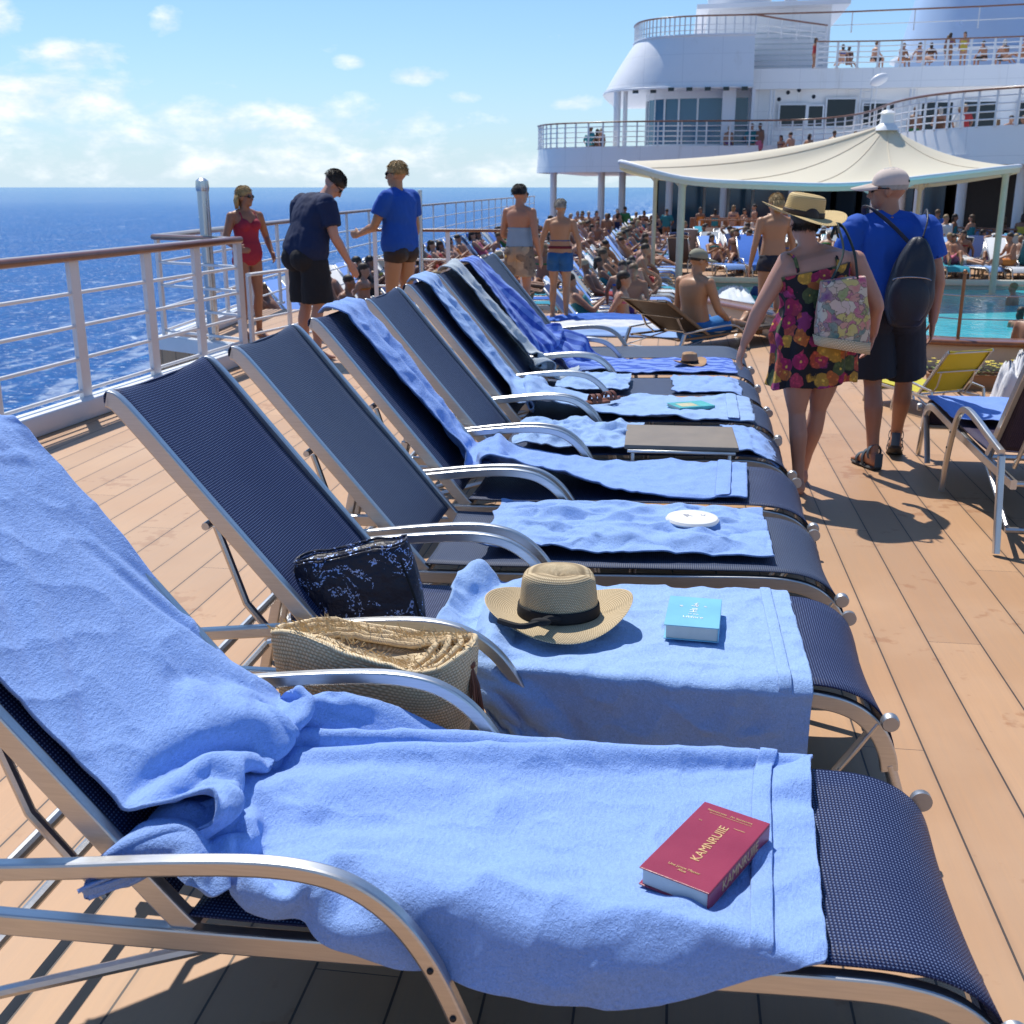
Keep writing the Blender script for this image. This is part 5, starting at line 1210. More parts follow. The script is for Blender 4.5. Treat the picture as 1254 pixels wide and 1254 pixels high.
planter((2.45, 9.5, 0), 'terracotta trough of yellow flowers by the parapet, partly behind the yellow chair', 3); planter((3.2, 9.75, 0), 'terracotta trough of yellow flowers beside the yellow grab rail', 5)
# plum lounger at the right edge
pl = other_lounger(m_plum, 'plum slung lounger at the right edge, back turned to the viewer', (2.19, 6.32, 0), R(90))
def towel_rot():
    rows = []; n = 26
    for i in range(n+1):
        r = []
        for j in range(n+1):
            u, v = i/n, j/n; x = -.30+.70*u; y = -.05+.74*v; e = abs(v-.5)*2
            z = .405+.016*(1-abs(mn.noise(V((u*4, v*4, 31)))))**2; y_ = y
            if y < .03: z -= (.03-y)*1.6
            r.append((x, y_, z-(.0 if x < .38 else (x-.38)*.2)))
        rows.append(r)
    mb = MB(); mb.grid(rows); o = mb.build('pale_blue_towel', m_towel, None, (2.19, 6.32, 0), angle=180); o.rotation_euler.z = R(90); uvset(o.data, [(j*.02, i*.03) for i in range(n+1) for j in range(n+1)])
    s = o.modifiers.new('t', 'SOLIDIFY'); s.thickness = .007; s.offset = 1; s = o.modifiers.new('s', 'SUBSURF'); s.levels = s.render_levels = 1
    tag(o, 'blue towel on the seat of the plum lounger at the right edge', 'towel', 'blue pool towels')
towel_rot()

# ---------------- canopy
def canopy():
    m, nt, b = mat_new('cream_membrane'); co = coords(nt); nz = noise_t(nt, co, .8, 4)
    nt.links.new(mixc(nt, nz, (.85, .75, .57), (.90, .82, .66)), b.inputs['Base Color']); b.inputs['Roughness'].default_value = .7
    tr = nd(nt, 'ShaderNodeBsdfTranslucent', {'Color': (.75, .58, .32, 1)}); mx = nd(nt, 'ShaderNodeMixShader', {0: .3, 1: b.outputs[0], 2: tr.outputs[0]}); nt.links.new(mx.outputs[0], nt.nodes['Material Output'].inputs[0])
    B = smooth_path([(-1.35, 27.6, 2.18), (.1, 26.6, 1.80), (2.0, 26.0, 1.68), (3.8, 26.0, 1.66), (5.8, 26.6, 1.86), (7.75, 28.0, 2.06), (8.0, 31, 1.95), (6.8, 33.6, 1.72), (4.2, 34.2, 1.66), (1.2, 33.2, 1.74), (-1.0, 30.6, 2.0)], 6, closed=True)
    pk = V((4.85, 28.7, 3.02)); rows = []
    for i in range(15):
        q = i/14*.965; rows.append([V((p.x+(pk.x-p.x)*q, p.y+(pk.y-p.y)*q, p.z+(pk.z-p.z)*(.34*q+.66*q**2.6)-.10*sin(pi*q)*abs(sin(3*atan2(p.y-pk.y, p.x-pk.x)))*.6)) for p in B])
    t = thing('shade_canopy', 'cream peaked tensile canopy on poles over the poolside', 'canopy', (0, 0, 0))
    mb = MB(); mb.grid(rows, closed_u=True); mb.build('membrane', m, t, angle=180)
    for k in range(3, len(B), 6):
        sm_ = MB(); sm_.tube([r[k]+V((0, 0, .004)) for r in rows], .012, 5); sm_.build('membrane_seam', m, t)
    e = MB(); e.tube(B, .045, 8, closed=True); e.build('edge_piping', m_white, t)
    f = MB(); v = [[p for p in B], [p+V((0, 0, -.14)) for p in B]]; f.grid(v, closed_u=True); f.build('valance', m, t, angle=180)
    k = MB(); k.lathe([(.30, 2.88), (.24, 2.98), (.17, 3.04), (.15, 3.24), (.18, 3.27), (.12, 3.33), (.04, 3.35), (.03, 3.44), (.001, 3.45)], (pk.x, pk.y, 0), 20); k.build('peak_cap', m_white, t)
    for x, y, z, r in ((.1, 26.75, 1.78, .085), (-.55, 28.6, 1.95, .05), (7.55, 28.2, 2.02, .075), (6.7, 33.4, 1.7, .06)):
        c = MB(); c.tube([(x, y, LD), (x, y, z)], r, 14); c.lathe([(r*2, LD), (r*2, LD+.03), (r, LD+.04)], (x, y, 0), 14); c.tube([(x, y, z-.25), (x+.22, y+.05, z)], .02, 6); c.tube([(x, y, z-.25), (x-.22, y+.05, z)], .02, 6); c.build('support_pole', m_cpole, t)
    c = MB(); c.tube([(pk.x, pk.y, LD), (pk.x, pk.y, 3.3)], .10, 14); c.tube([(pk.x, pk.y, 1.3), (pk.x+1.5, pk.y-.6, 2.1)], .03, 6); c.tube([(pk.x, pk.y, 1.3), (pk.x-1.5, pk.y-.6, 2.1)], .03, 6); c.build('centre_mast', m_white, t)
m_cpole = M('cream_pole', (.62, .52, .38), .45)
canopy()

# ---------------- superstructure
def ribbon(mb, path, z0, z1, off0=0.0, off1=0.0, th=.12, c=(0, 60)):
    """wall along a plan path; off pushes the foot / the top away from centre c"""
    def o(p, d):
        v = V((p[0]-c[0], p[1]-c[1])); v.normalize(); return p[0]+v.x*d, p[1]+v.y*d
    rows = [[(*o(p, off0), z0) for p in path], [(*o(p, off0+(off1-off0)*.5), (z0+z1)/2) for p in path], [(*o(p, off1), z1) for p in path], [(*o(p, off1-th), z1) for p in path], [(*o(p, off0-th), z0) for p in path]]
    mb.grid(rows, closed_v=True)
def sp2(pts, n=6): return [(p.x, p.y) for p in smooth_path([(x, y, 0) for x, y in pts], n)]
def plate_mat():
    m, nt, b = mat_new('ship_plating'); co = coords(nt); s_ = nd(nt, 'ShaderNodeSeparateXYZ', {0: co}).outputs
    nz = noise_t(nt, co, .5, 5); st = noise_t(nt, nd(nt, 'ShaderNodeMapping', {0: co, 3: (3.0, 3.0, .25)}).outputs[0], 1, 5, .65)
    sm = mth(nt, 'GREATER_THAN', mth(nt, 'ABSOLUTE', mth(nt, 'SUBTRACT', mth(nt, 'FRACT', mth(nt, 'DIVIDE', s_[0], 1.83)), .5)), .492)
    sm = mth(nt, 'MAXIMUM', sm, mth(nt, 'GREATER_THAN', mth(nt, 'ABSOLUTE', mth(nt, 'SUBTRACT', mth(nt, 'FRACT', mth(nt, 'DIVIDE', s_[2], 1.27)), .5)), .49))
    c = mixc(nt, nz, (.83, .83, .83), (.89, .89, .88)); c = mixc(nt, mth(nt, 'MULTIPLY', ramp(nt, st, [(.58, (0,0,0)), (.8, (1,1,1))]), .35), c, (.55, .48, .40)); c = mixc(nt, mth(nt, 'MULTIPLY', sm, .25), c, (.40, .42, .45))
    nt.links.new(c, b.inputs['Base Color']); b.inputs['Roughness'].default_value = .35; bump(nt, b, mth(nt, 'SUBTRACT', noise_t(nt, co, .9, 2), mth(nt, 'MULTIPLY', sm, .3)), .25, .08); return m
m_plate = plate_mat()
def superstructure():
    t = thing('ship_superstructure', 'white terraced ship superstructure with rounded bridge tower beyond the pool', 'ship superstructure', (0, 0, 0))
    bal = sp2([(-6.9, 66), (-7.1, 60), (-6.9, 57.9), (-5.5, 56.2), (-2, 55), (3.2, 55), (6.0, 54.2), (7.5, 50.3), (7.7, 44), (8.4, 40.6), (10.3, 38.0), (14, 35.6), (22, 34)], 5)
    mb = MB(); ribbon(mb, bal, 2.28, 3.45, .10, 0, .14, (6, 70)); mb.build('balcony_parapet', m_plate, t, angle=30)
    f = bal+[(24, 34), (24, 80), (-6.5, 80)]
    poly('balcony_slab', [((x*.985), y+.12) for x, y in f], 2.32, 2.62, m_whiter, t)
    # recessed wall below the balcony
    g = MB(); gl = MB(); fr = MB()
    w0 = [(-1.2, 80), (-1.2, 63), (6.6, 62), (11.8, 49), (13.4, 44.5), (24, 41)]
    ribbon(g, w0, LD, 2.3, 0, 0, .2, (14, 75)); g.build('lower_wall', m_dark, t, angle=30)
    for a, b, n in (((-1.1, 62.9), (6.5, 61.9), 6),):
        for k in range(n):
            p = V((a[0]+(b[0]-a[0])*(k+.06)/n, a[1]+(b[1]-a[1])*(k+.06)/n-.12, 0)); q = V((a[0]+(b[0]-a[0])*(k+.94)/n, a[1]+(b[1]-a[1])*(k+.94)/n-.12, 0))
            w_ = MB(); w_.add([(p.x, p.y, LD+.3), (q.x, q.y, LD+.3), (q.x, q.y, 2.1), (p.x, p.y, 2.1)], [(0, 1, 2, 3)]); o = w_.build('lower_window', m_glass, t, smooth=False); so_ = o.modifiers.new('t', 'SOLIDIFY'); so_.thickness = .04
            m2 = MB(); m2.box(((q.x+p.x)/2+(q.x-p.x)*.57, p.y-.06, .7), (.14, .12, 3.2)); m2.build('mullion', m_whiter, t, smooth=False)
    for a, b, n in (((7.0, 60.8), (11.4, 49.8), 5), ((13.6, 44.2), (22, 41.4), 5)):
        for k in range(n):
            p = V((a[0]+(b[0]-a[0])*(k+.12)/n-.25, a[1]+(b[1]-a[1])*(k+.12)/n-.3, 0)); q = V((a[0]+(b[0]-a[0])*(k+.88)/n-.25, a[1]+(b[1]-a[1])*(k+.88)/n-.3, 0))
            w_ = MB(); w_.add([(p.x, p.y, LD+.2), (q.x, q.y, LD+.2), (q.x, q.y, 1.9), (p.x, p.y, 1.9)], [(0, 1, 2, 3)]); o = w_.build('dark_doorway', m_glassd, t, smooth=False); so_ = o.modifiers.new('t', 'SOLIDIFY'); so_.thickness = .04
    for x, y in ((-6.3, 58.5), (-3.75, 57.0), (-2.75, 57.6), (-.4, 56.2), (2.2, 56.2), (5.4, 56.0), (8.3, 50.4), (8.6, 46.2), (8.7, 43.4), (9.6, 41.0), (11.0, 39.2), (13.0, 37.6), (15.6, 36.4)):
        c = MB(); c.tube([(x, y, LD), (x, y, 2.33)], .17, 14); c.lathe([(.26, LD), (.26, LD+.1), (.18, LD+.14)], (x, y, 0), 14); c.build('column', m_whiter, t)
    # main wall with windows, tower
    bw = [(-3.9, 66), (-3.95, 61), (-3.7, 58.6), (-2.9, 57.2), (-1.4, 56.4), (.6, 56.1), (3.3, 56.15)]
    b1 = sp2(bw, 6); mb = MB(); rows = []
    for q in range(9):
        u = q/8; z = 6.12+2.35*u; k = 1-.24*u-.04*u*u; r = []
        for x, y in b1:
            cx, cy = 3.3, 64; kk = k; r.append((cx+(x-cx)*(1-(1-kk)*.72), cy+(y-cy)*(1-(1-kk)*.35), z))
        rows.append(r)
    top = rows[-1]; rows.append([(x+(3.3-x)*.05, y+(64-y)*.03, z) for x, y, z in top]); mb.grid(rows); mb.build('bridge_bulwark', m_plate, t, angle=35)
    e = MB(); e.sweep([(x, y, 6.10) for x, y in b1], rrect(.12, .10)); e.sweep(top, rrect(.18, .09)); e.build('bulwark_trim', m_whiter, t, angle=40)
    poly('bridge_soffit', b1+[(3.3, 70), (-3.9, 70)], 6.06, 6.2, m_whiter, t)
    poly('bridge_floor', [(x, y) for x, y, z in top]+[(3.3, 70), (-2, 70)], 8.2, 8.3, m_whiter, t)
    gp = sp2([(-1.75, 64), (-1.75, 60.5), (-1.55, 58.9), (-.8, 58.0), (.8, 57.7), (3.25, 57.6)], 4)
    for a, b in zip(gp[::2], gp[2::2]):
        w_ = MB(); w_.add([(a[0], a[1], 3.6), (b[0], b[1], 3.6), (b[0]-.0, b[1], 5.75), (a[0]-.0, a[1], 5.75)], [(0, 1, 2, 3)]); o = w_.build('bridge_window', m_glass, t, smooth=False); so_ = o.modifiers.new('t', 'SOLIDIFY'); so_.thickness = .05
        m2 = MB(); m2.box((b[0], b[1]-.03, 4.4), (.09, .09, 3.4)); m2.build('mullion', m_whiter, t, smooth=False)
    h = MB(); ribbon(h, gp, 5.72, 6.08, 0.06, .06, .2, (3, 66)); ribbon(h, gp, 2.6, 3.62, .06, .06, .2, (3, 66)); h.build('window_surround', m_whiter, t, angle=30)
    m2 = MB(); m2.box((2.25, 56.9, 4.35), (.62, .5, 3.5)); m2.box((3.35, 57.0, 4.35), (.14, 1.6, 3.5)); m2.build('bridge_pier', m_whiter, t, smooth=False)
    for x, y, r in ((-3.1, 57.6, .17), (-2.72, 57.9, .11)): c = MB(); c.tube([(x, y, 2.6), (x, y, 6.1)], r, 12); c.build('column', m_whiter, t)
    W2 = [(3.4, 57.5), (9.0, 57.8), (14, 57.2), (26, 55)]
    u = MB(); ribbon(u, W2, 2.6, 6.95, 0, 0, .3, (10, 75)); u.build('upper_wall', m_plate, t, angle=30)
    u = MB(); ribbon(u, [(3.4, 57.2), (9, 57.45), (14, 56.8), (26, 54.6)], 6.05, 6.95, .25, .25, .3, (10, 75)); u.build('upper_parapet', m_plate, t, angle=30)
    poly('upper_deck_slab', W2+[(26, 80), (3.4, 80)], 6.7, 6.9, m_whiter, t)
    for x0, x1, z0, z1 in ((4.7, 5.9, 4.4, 5.35), (6.05, 6.7, 4.4, 5.3), (6.9, 8.2, 4.4, 5.6), (8.6, 10.0, 4.4, 5.4), (11.2, 12.6, 4.2, 5.4), (13.0, 14.6, 4.2, 5.4), (15.4, 17, 4.2, 5.4)):
        y = 57.42+.0*(x0); y = 57.5+(x0-3.4)*.3/5.6-.02 if x0 < 9 else 57.8-(x0-9)*.6/5-.1
        w_ = MB(); w_.box(((x0+x1)/2, y-.06, (z0+z1)/2), (x1-x0, .12, z1-z0)); o = w_.build('window', m_glassd, t, smooth=False)
        fr = MB(); cx, cz = (x0+x1)/2, (z0+z1)/2
        for c_, d_ in (((cx, y-.10, z1+.04), (x1-x0+.16, .1, .08)), ((cx, y-.10, z0-.04), (x1-x0+.16, .1, .08)), ((x0-.04, y-.10, cz), (.08, .1, z1-z0)), ((x1+.04, y-.10, cz), (.08, .1, z1-z0))): fr.box(c_, d_)
        q = fr.build('window_frame', m_whiter, o, smooth=False)
    for x, z in ((3.9, 6.3), (5.0, 5.9), (5.5, 6.0), (6.2, 5.7), (4.6, 5.6), (12, 6.4)): l = MB(); l.ball((x, 57.15, z), .10, 10, 6); l.build('deck_lamp', m_glassd, t)
    for k in range(7):
        l = MB(); x = -2.2+k*.85; l.box((x, 55.9 if x > -1 else 56.9, 6.0), (.28, .2, .16)); l.build('flood_lamp', m_glassd, t, smooth=False)
    for x in (4.2, 10.6, 14.9):
        p = MB(); p.tube([(x, 57.1, 2.7), (x, 57.1, 6.0)], .06, 8); p.tube([(x+.16, 57.1, 2.7), (x+.16, 57.1, 6.0)], .04, 8); p.build('pipe', m_rail, t)
    ld = MB()
    for e in (0, .5): ld.tube([(8.35+e, 57.2, 2.7), (8.35+e, 57.2, 6.9)], .03, 6)
    for k in range(13): ld.tube([(8.35, 57.2, 2.9+k*.3), (8.85, 57.2, 2.9+k*.3)], .02, 6)
    ld.build('ladder', m_rail, t)
    # second house and mast base on top
    poly('upper_house', [(1.2, 63.5), (7.4, 62.8), (7.6, 74), (1.2, 74)], 6.9, 10.4, m_plate, t)
    poly('roof_plate', [(.6, 62.6), (8.2, 61.9), (8.4, 75), (.6, 75)], 10.4, 10.62, m_whiter, t)
    mb = MB(); 
    for k in range(7): mb.box((5.2, 61.6, 7.5+k*.26), (3.6, .10, .06))
    mb.build('louvre_panel', M('grey_louvre', (.45, .50, .54), .5), t, smooth=False)
    mb = MB(); mb.lathe([(1.5, 10.6), (1.7, 11.2), (1.75, 12.0), (1.3, 13.0), (.6, 13.5), (.01, 13.6)], (2.9, 66, 0), 28); mb.build('radar_dome', m_whiter, t)
    mb = MB(); mb.tube([(5.6, 66, 10.6), (5.6, 66, 16)], .35, 12); mb.box((5.6, 66, 12.6), (3.2, .4, .25)); mb.box((5.6, 66, 14.2), (2.2, .4, .2)); mb.build('mast', m_whiter, t)
    return bal, top
m_glassd = M('dark_window', (.010, .014, .022), .12, var=.2, vs=.6)
m_fblue = M('funnel_blue', (.03, .10, .30), .4, var=.12, vs=.4)
bal, top = superstructure()
t = thing('ship_funnel', 'big sloping pale blue funnel with a dark blue top on the upper deck', 'funnel', (16, 66, 6.9))
mb = MB(); mb.loft([[(x*k+dx, y*k, z) for x, y in rrect(9, 10, .45, 6)] for k, dx, z in ((1, -.3, 0), (.95, -.1, 1.8), (.9, .1, 3.6), (.86, .3, 5.4))]); mb.build('funnel_body', M('pale_blue_paint', (.42, .55, .74), .4, var=.08, vs=.4), t, angle=30)
mb = MB(); mb.loft([[(x*k+dx, y*k, z) for x, y in rrect(9, 10, .45, 6)] for k, dx, z in ((.87, .3, 5.4), (.82, .5, 7.4), (.7, .5, 7.5))]); mb.build('funnel_top', m_fblue, t, angle=30)
mb = MB(); mb.loft([[(x*k+dx, y*k, z) for x, y in rrect(9, 10, .45, 6)] for k, dx, z in ((1.0, -.3, 1.2), (1.0, -.28, 1.34))]); mb.build('funnel_band', m_whiter, t, angle=30)
RG = 'railings of the ship superstructure'
railing('curved balcony railing with brown handrail on the lower terrace', bal[5:], 1.12, 3.42, bars=(.22, .44, .66, .88), post=1.25, cap=.07, pr=(.07, .05), barr=.022, group=RG)
railing('oval brown railing round the top of the bridge tower', [(x, y) for x, y, z in top[8:]]+[(4.6, 58.5), (7.0, 61)], .85, 8.45, bars=(.3, .6), post=1.0, cap=.07, pr=(.06, .05), barr=.02, group=RG)
railing('straight white railing along the upper deck above the windows', [(6.2, 57.0), (9, 57.2), (14, 56.6), (25.5, 54.5)], 1.15, 6.95, bars=(.22, .44, .66, .88), post=1.1, cap=.06, pr=(.10, .06), barr=.025, group=RG)
railing('topmost brown railing on the roof before the mast', [(3.2, 61.2), (8.2, 61.0), (14, 60.2), (24, 58)], .95, 8.95, bars=(.4,), post=2.6, cap=.07, pr=(.06, .05), barr=.02, group=RG)
poly_ = poly('bar_counter', [(.6, 51.5), (6.6, 51.0), (6.6, 51.7), (.6, 52.2)], LD, LD+1.18, m_teak); tag(poly_, 'long brown wooden bar counter below the balcony', 'bar counter'); bev(poly_, .04)
railing('white poolside railing with brown handrail before the bar', [(.9, 45.5), (7.0, 44.2)], 1.25, LD, bars=(.2, .4, .6, .8), post=.95, cap=.06, pr=(.07, .05), barr=.022)
railing('white railing along the dark right hand colonnade', [(8.6, 41), (10.2, 38.2), (15, 35.5)], 1.2, LD, bars=(.2, .4, .6, .8), post=1.1, cap=.06, pr=(.06, .05), barr=.02)
t = thing('dish_antenna', 'small white dish antenna on a thin stalk above the balcony rail', 'antenna', (8.55, 54.0, 3.4)); mb = MB(); mb.tube([(0, 0, 0), (0, 0, 2.6)], .03, 8); mb.build('stalk', m_white, t); mb = MB(); mb.ball((.08, 0, 2.75), (.42, .15, .24), 16, 8, Matrix.Rotation(R(-25), 3, 'Y')); mb.build('dish', m_white, t)
# ------------------------------------------------------------------ the crowd: every sunbather and lounger its own object
random.seed(21)
def obj_col(name, rough=.8, var=.15):
    m, nt, b = mat_new(name); oi = nt.nodes.new('ShaderNodeObjectInfo'); nz = noise_t(nt, coords(nt), 6, 3)
    nt.links.new(mixc(nt, mth(nt, 'MULTIPLY', nz, var*2), oi.outputs['Color'], (.02, .02, .03)), b.inputs['Base Color']); b.inputs['Roughness'].default_value = rough; return m
def skin_var():
    m, nt, b = mat_new('varied_skin'); oi = nt.nodes.new('ShaderNodeObjectInfo')
    nt.links.new(ramp(nt, oi.outputs['Random'], [(0, (.50, .27, .18)), (.35, (.40, .20, .12)), (.7, (.30, .14, .075)), (1, (.18, .085, .05))]), b.inputs['Base Color']); b.inputs['Roughness'].default_value = .5; return m
def hair_var():
    m, nt, b = mat_new('varied_hair'); oi = nt.nodes.new('ShaderNodeObjectInfo')
    nt.links.new(ramp(nt, mth(nt, 'FRACT', mth(nt, 'MULTIPLY', oi.outputs['Random'], 7.3)), [(0, (.012, .009, .007)), (.4, (.04, .022, .012)), (.65, (.14, .08, .035)), (.85, (.35, .24, .11)), (1, (.5, .48, .44))]), b.inputs['Base Color']); b.inputs['Roughness'].default_value = .6; return m
m_ocol, m_skv, m_hrv = obj_col('swim_cloth'), skin_var(), hair_var()
m_ocol2 = towel_mat('crowd_towel', (.2, .35, .75)); 
def _oc(m):
    nt = m.node_tree; b = nt.nodes['Principled BSDF']; oi = nt.nodes.new('ShaderNodeObjectInfo'); nt.links.new(oi.outputs['Color'], b.inputs['Base Color'])
_oc(m_ocol2)
def merge(name, parts):
    vs, fs, ms = [], [], []
    for k, me in enumerate(parts):
        o = len(vs); vs += [tuple(v.co) for v in me.vertices]; fs += [tuple(i+o for i in p.vertices) for p in me.polygons]; ms += [k]*len(me.polygons)
    me = bpy.data.meshes.new(name); me.from_pydata(vs, [], fs)
    for m in (m_skv, m_ocol, m_hrv): me.materials.append(m)
    me.polygons.foreach_set('material_index', ms); me.polygons.foreach_set('use_smooth', [True]*len(fs)); return me
REC = dict(pel=(0,.0,.52), chest=(0,-.20,.78), neck=(0,-.33,.95), head=(0,-.37,1.10), shL=(-.19,-.29,.90), shR=(.19,-.29,.90), hpL=(-.09,.05,.50), hpR=(.09,.05,.50))
def var_fig(pose, wear, voxel=.026, hair='short', robe=False, **kw):
    f = Fig(kw.pop('H', 1.74), **kw, **pose); b = f.body(voxel, 2, hands=False)
    mb = MB()
    if robe == 'shirt':
        mb.loft(f.ringsT(-.1, .96, .022))
        for S in 'LR': f.arm(mb, S, 0, .4, .022); 
    elif robe: 
        mb.loft(f.ringsT(-.17, .96, .03)); 
        for S in 'LR': f.arm(mb, S, 0, .8, .025); f.leg(mb, S, 0, .6, .05)
    else:
        if wear in ('trunks', 'suit'): mb.loft(f.ringsT(-.17, .12 if wear == 'trunks' else .72, .014))
        if wear == 'trunks':
            for S in 'LR': f.leg(mb, S, 0, .3, .018)
        if wear == 'bikini': mb.loft(f.ringsT(-.17, .04, .014)); mb.loft(f.ringsT(.58, .70, .016))
    w_ = remesh(mb, .03, 1)
    h = MB(); h.ball(f.hp_((0, -.015, .05)), (.083*f.k, .100*f.k, .085*f.k), 12, 8)
    if hair == 'long': h.ball(f.hp_((0, -.07, -.05)), (.08*f.k, .05*f.k, .11*f.k), 10, 8)
    return merge('person', [b, w_, h.mesh('h', m_hrv)])
def legs(kz, ay=.82, spread=.02): return dict(knL=(-.10-spread, .42, kz), anL=(-.10-spread, ay, .47), knR=(.10+spread, .42, kz-.02), anR=(.10+spread, ay, .47), toL=(0, .3, 1), toR=(0, .3, 1))
ARMS = dict(elL=(-.27,-.14,.66), wrL=(-.22,.08,.58), elR=(.27,-.14,.66), wrR=(.22,.08,.58))
ARMR = dict(elL=(-.26,-.02,.70), wrL=(-.08,.16,.86), elR=(.26,-.02,.70), wrR=(.08,.16,.86))
ARMH = dict(elL=(-.30,-.45,1.12), wrL=(-.10,-.50,1.18), elR=(.30,-.45,1.12), wrR=(.10,-.50,1.18))
VAR = {'reclining': [var_fig({**REC, **legs(.53), **ARMS}, 'trunks', bulk=1.1), var_fig({**REC, **legs(.80, .66), **ARMR}, 'bikini', hair='long'), var_fig({**REC, **legs(.54), **ARMR}, 'suit', hair='long', bulk=1.08), var_fig({**REC, **legs(.76, .68, .06), **ARMH}, 'trunks')],
       'sitting': [var_fig(dict(pel=(0,0,.53), chest=(0,.03,.84), neck=(0,.08,1.04), head=(0,.12,1.19), shL=(-.19,.06,.98), shR=(.19,.06,.98), elL=(-.25,.16,.74), wrL=(-.16,.40,.64), elR=(.25,.16,.74), wrR=(.16,.40,.64), hpL=(-.09,.05,.51), hpR=(.09,.05,.51), knL=(-.13,.44,.55), anL=(-.13,.42,.10), knR=(.13,.44,.55), anR=(.13,.42,.10)), 'trunks', bulk=1.1),
                   var_fig(dict(pel=(0,0,.53), chest=(0,-.05,.84), neck=(0,-.04,1.04), head=(0,-.02,1.19), shL=(-.18,-.05,.98), shR=(.18,-.05,.98), elL=(-.26,-.18,.76), wrL=(-.24,-.26,.52), elR=(.26,-.18,.76), wrR=(.24,-.26,.52), hpL=(-.09,.05,.51), hpR=(.09,.05,.51), knL=(-.1,.44,.62), anL=(-.1,.80,.46), knR=(.1,.44,.58), anR=(.1,.82,.46)), 'bikini', hair='long')],
       'standing': [var_fig({}, 'trunks', bulk=1.1), var_fig(dict(elR=(.26,.10,1.18), wrR=(.14,.16,1.40)), 'bikini', hair='long', H=1.66), var_fig(dict(elL=(-.32,0,1.18), wrL=(-.2,.08,1.0), elR=(.32,0,1.18), wrR=(.2,.08,1.0)), None, robe='shirt', bulk=1.08), var_fig(dict(elL=(-.25,.1,1.16), wrL=(-.1,.24,1.12)), 'suit', hair='long', H=1.64)],
       'robed': [var_fig({}, None, robe=True, bulk=1.1, hair='short'), var_fig(dict(elR=(.26,.12,1.16), wrR=(.1,.24,1.25)), None, robe=True, hair='long', H=1.68)]}
def far_lounger():
    fr, sl = MB(), MB()
    for y in (.02, .62):
        fr.tube([(-1.27, y, .0), (-1.22, y, .46), (-.8, y, .5), (-.5, y, .5), (-.35, y, .38), (-.26, y, 0)], .018, 5, up=(0, 1, 0)); fr.tube([(-1.25, y, .32), (.42, y, .35), (.58, y, .25), (.62, y, 0)], .022, 5, up=(0, 1, 0)); fr.tube([(-.83, y, .36), (-1.42, y, 1.08)], .022, 5, up=(0, 1, 0))
    P = [(-1.44, 1.07), (-1.42, 1.10), (-.84, .40), (-.78, .375), (-.3, .375), (.1, .385), (.42, .39), (.53, .35), (.59, .25)]
    sl.grid([[(x, y, z+(.01 if .1 < y < .5 else 0)) for y in (.03, .18, .32, .46, .61)] for x, z in P])
    me = fr.mesh('sun_lounger', [m_alu]); me2 = sl.mesh('s', [m_ocol2]); vs = [tuple(v.co) for v in me.vertices]; n = len(vs); vs += [tuple(v.co) for v in me2.vertices]; fs = [tuple(p.vertices) for p in me.polygons]; k = len(fs); fs += [tuple(i+n for i in p.vertices) for p in me2.polygons]
    out = bpy.data.meshes.new('sun_lounger'); out.from_pydata(vs, [], fs); out.materials.append(m_alu); out.materials.append(m_ocol2); out.polygons.foreach_set('material_index', [0]*k+[1]*(len(fs)-k)); out.polygons.foreach_set('use_smooth', [True]*len(fs)); return out
ME_L = far_lounger()
CL = [('royal blue', (.04, .13, .50)), ('pale blue', (.25, .42, .75)), ('white', (.62, .64, .66)), ('navy', (.015, .03, .11)), ('brown', (.13, .08, .05)), ('dark grey', (.06, .065, .07)), ('blue', (.16, .30, .72)), ('grey', (.30, .33, .36)), ('turquoise', (.04, .30, .42))]
CW = [('black', (.01, .01, .012)), ('navy', (.01, .02, .08)), ('red', (.42, .03, .03)), ('blue', (.03, .12, .42)), ('white', (.7, .7, .68)), ('teal', (.02, .22, .26)), ('orange', (.6, .2, .03)), ('brown', (.14, .07, .035)), ('pink', (.6, .15, .25)), ('yellow', (.6, .48, .06)), ('purple', (.14, .05, .22)), ('green', (.04, .2, .06))]
ORD = ['first', 'second', 'third', 'fourth', 'fifth', 'sixth', 'seventh', 'eighth', 'ninth', 'tenth', 'eleventh', 'twelfth', 'thirteenth', 'fourteenth', 'fifteenth', 'sixteenth', 'seventeenth', 'eighteenth', 'nineteenth', 'twentieth']
def ordn(i):
    if i < 20: return ORD[i]
    tens = {2: 'twenty', 3: 'thirty', 4: 'forty', 5: 'fifty'}[(i+1)//10]
    return tens+('th' if (i+1) % 10 == 0 else '-'+ORD[(i+1) % 10-1]).replace('tyth', 'tieth') if (i+1) % 10 else tens[:-1]+'ieth'
def fo(me, name, loc, rz, colr, s=1.0):
    o = link(name, me, None, loc); o.rotation_euler.z = rz; o.color = (*colr, 1); o.scale = (s, s, s); return o
def bather(kind, loc, rz, where, group, s=None):
    v = random.choice(VAR[kind]); cn, cc = random.choice(CW); s = s or random.uniform(.94, 1.05)
    o = fo(v, 'person', loc, rz, cc, s); tag(o, f'{kind} bather in {cn}, {where}', 'person', group); return o
def spot(x, y, z, rz, where, lg, pg, occ=.8):
    cn, cc = random.choice(CL); o = fo(ME_L, 'sun_lounger', (x, y, z), rz, cc); tag(o, f'{cn} lounger, {where}', 'sun lounger', lg)
    if random.random() < occ:
        k = 'reclining' if random.random() < .78 else 'sitting'; c, s_ = cos(rz), sin(rz); lx, ly = (-.68, .32) if k == 'reclining' else (-.25, .32)
        bather(k, (x+lx*c-ly*s_, y+lx*s_+ly*c, z-.03), rz-R(90) if k == 'reclining' or random.random() < .5 else rz+R(180), where, pg)
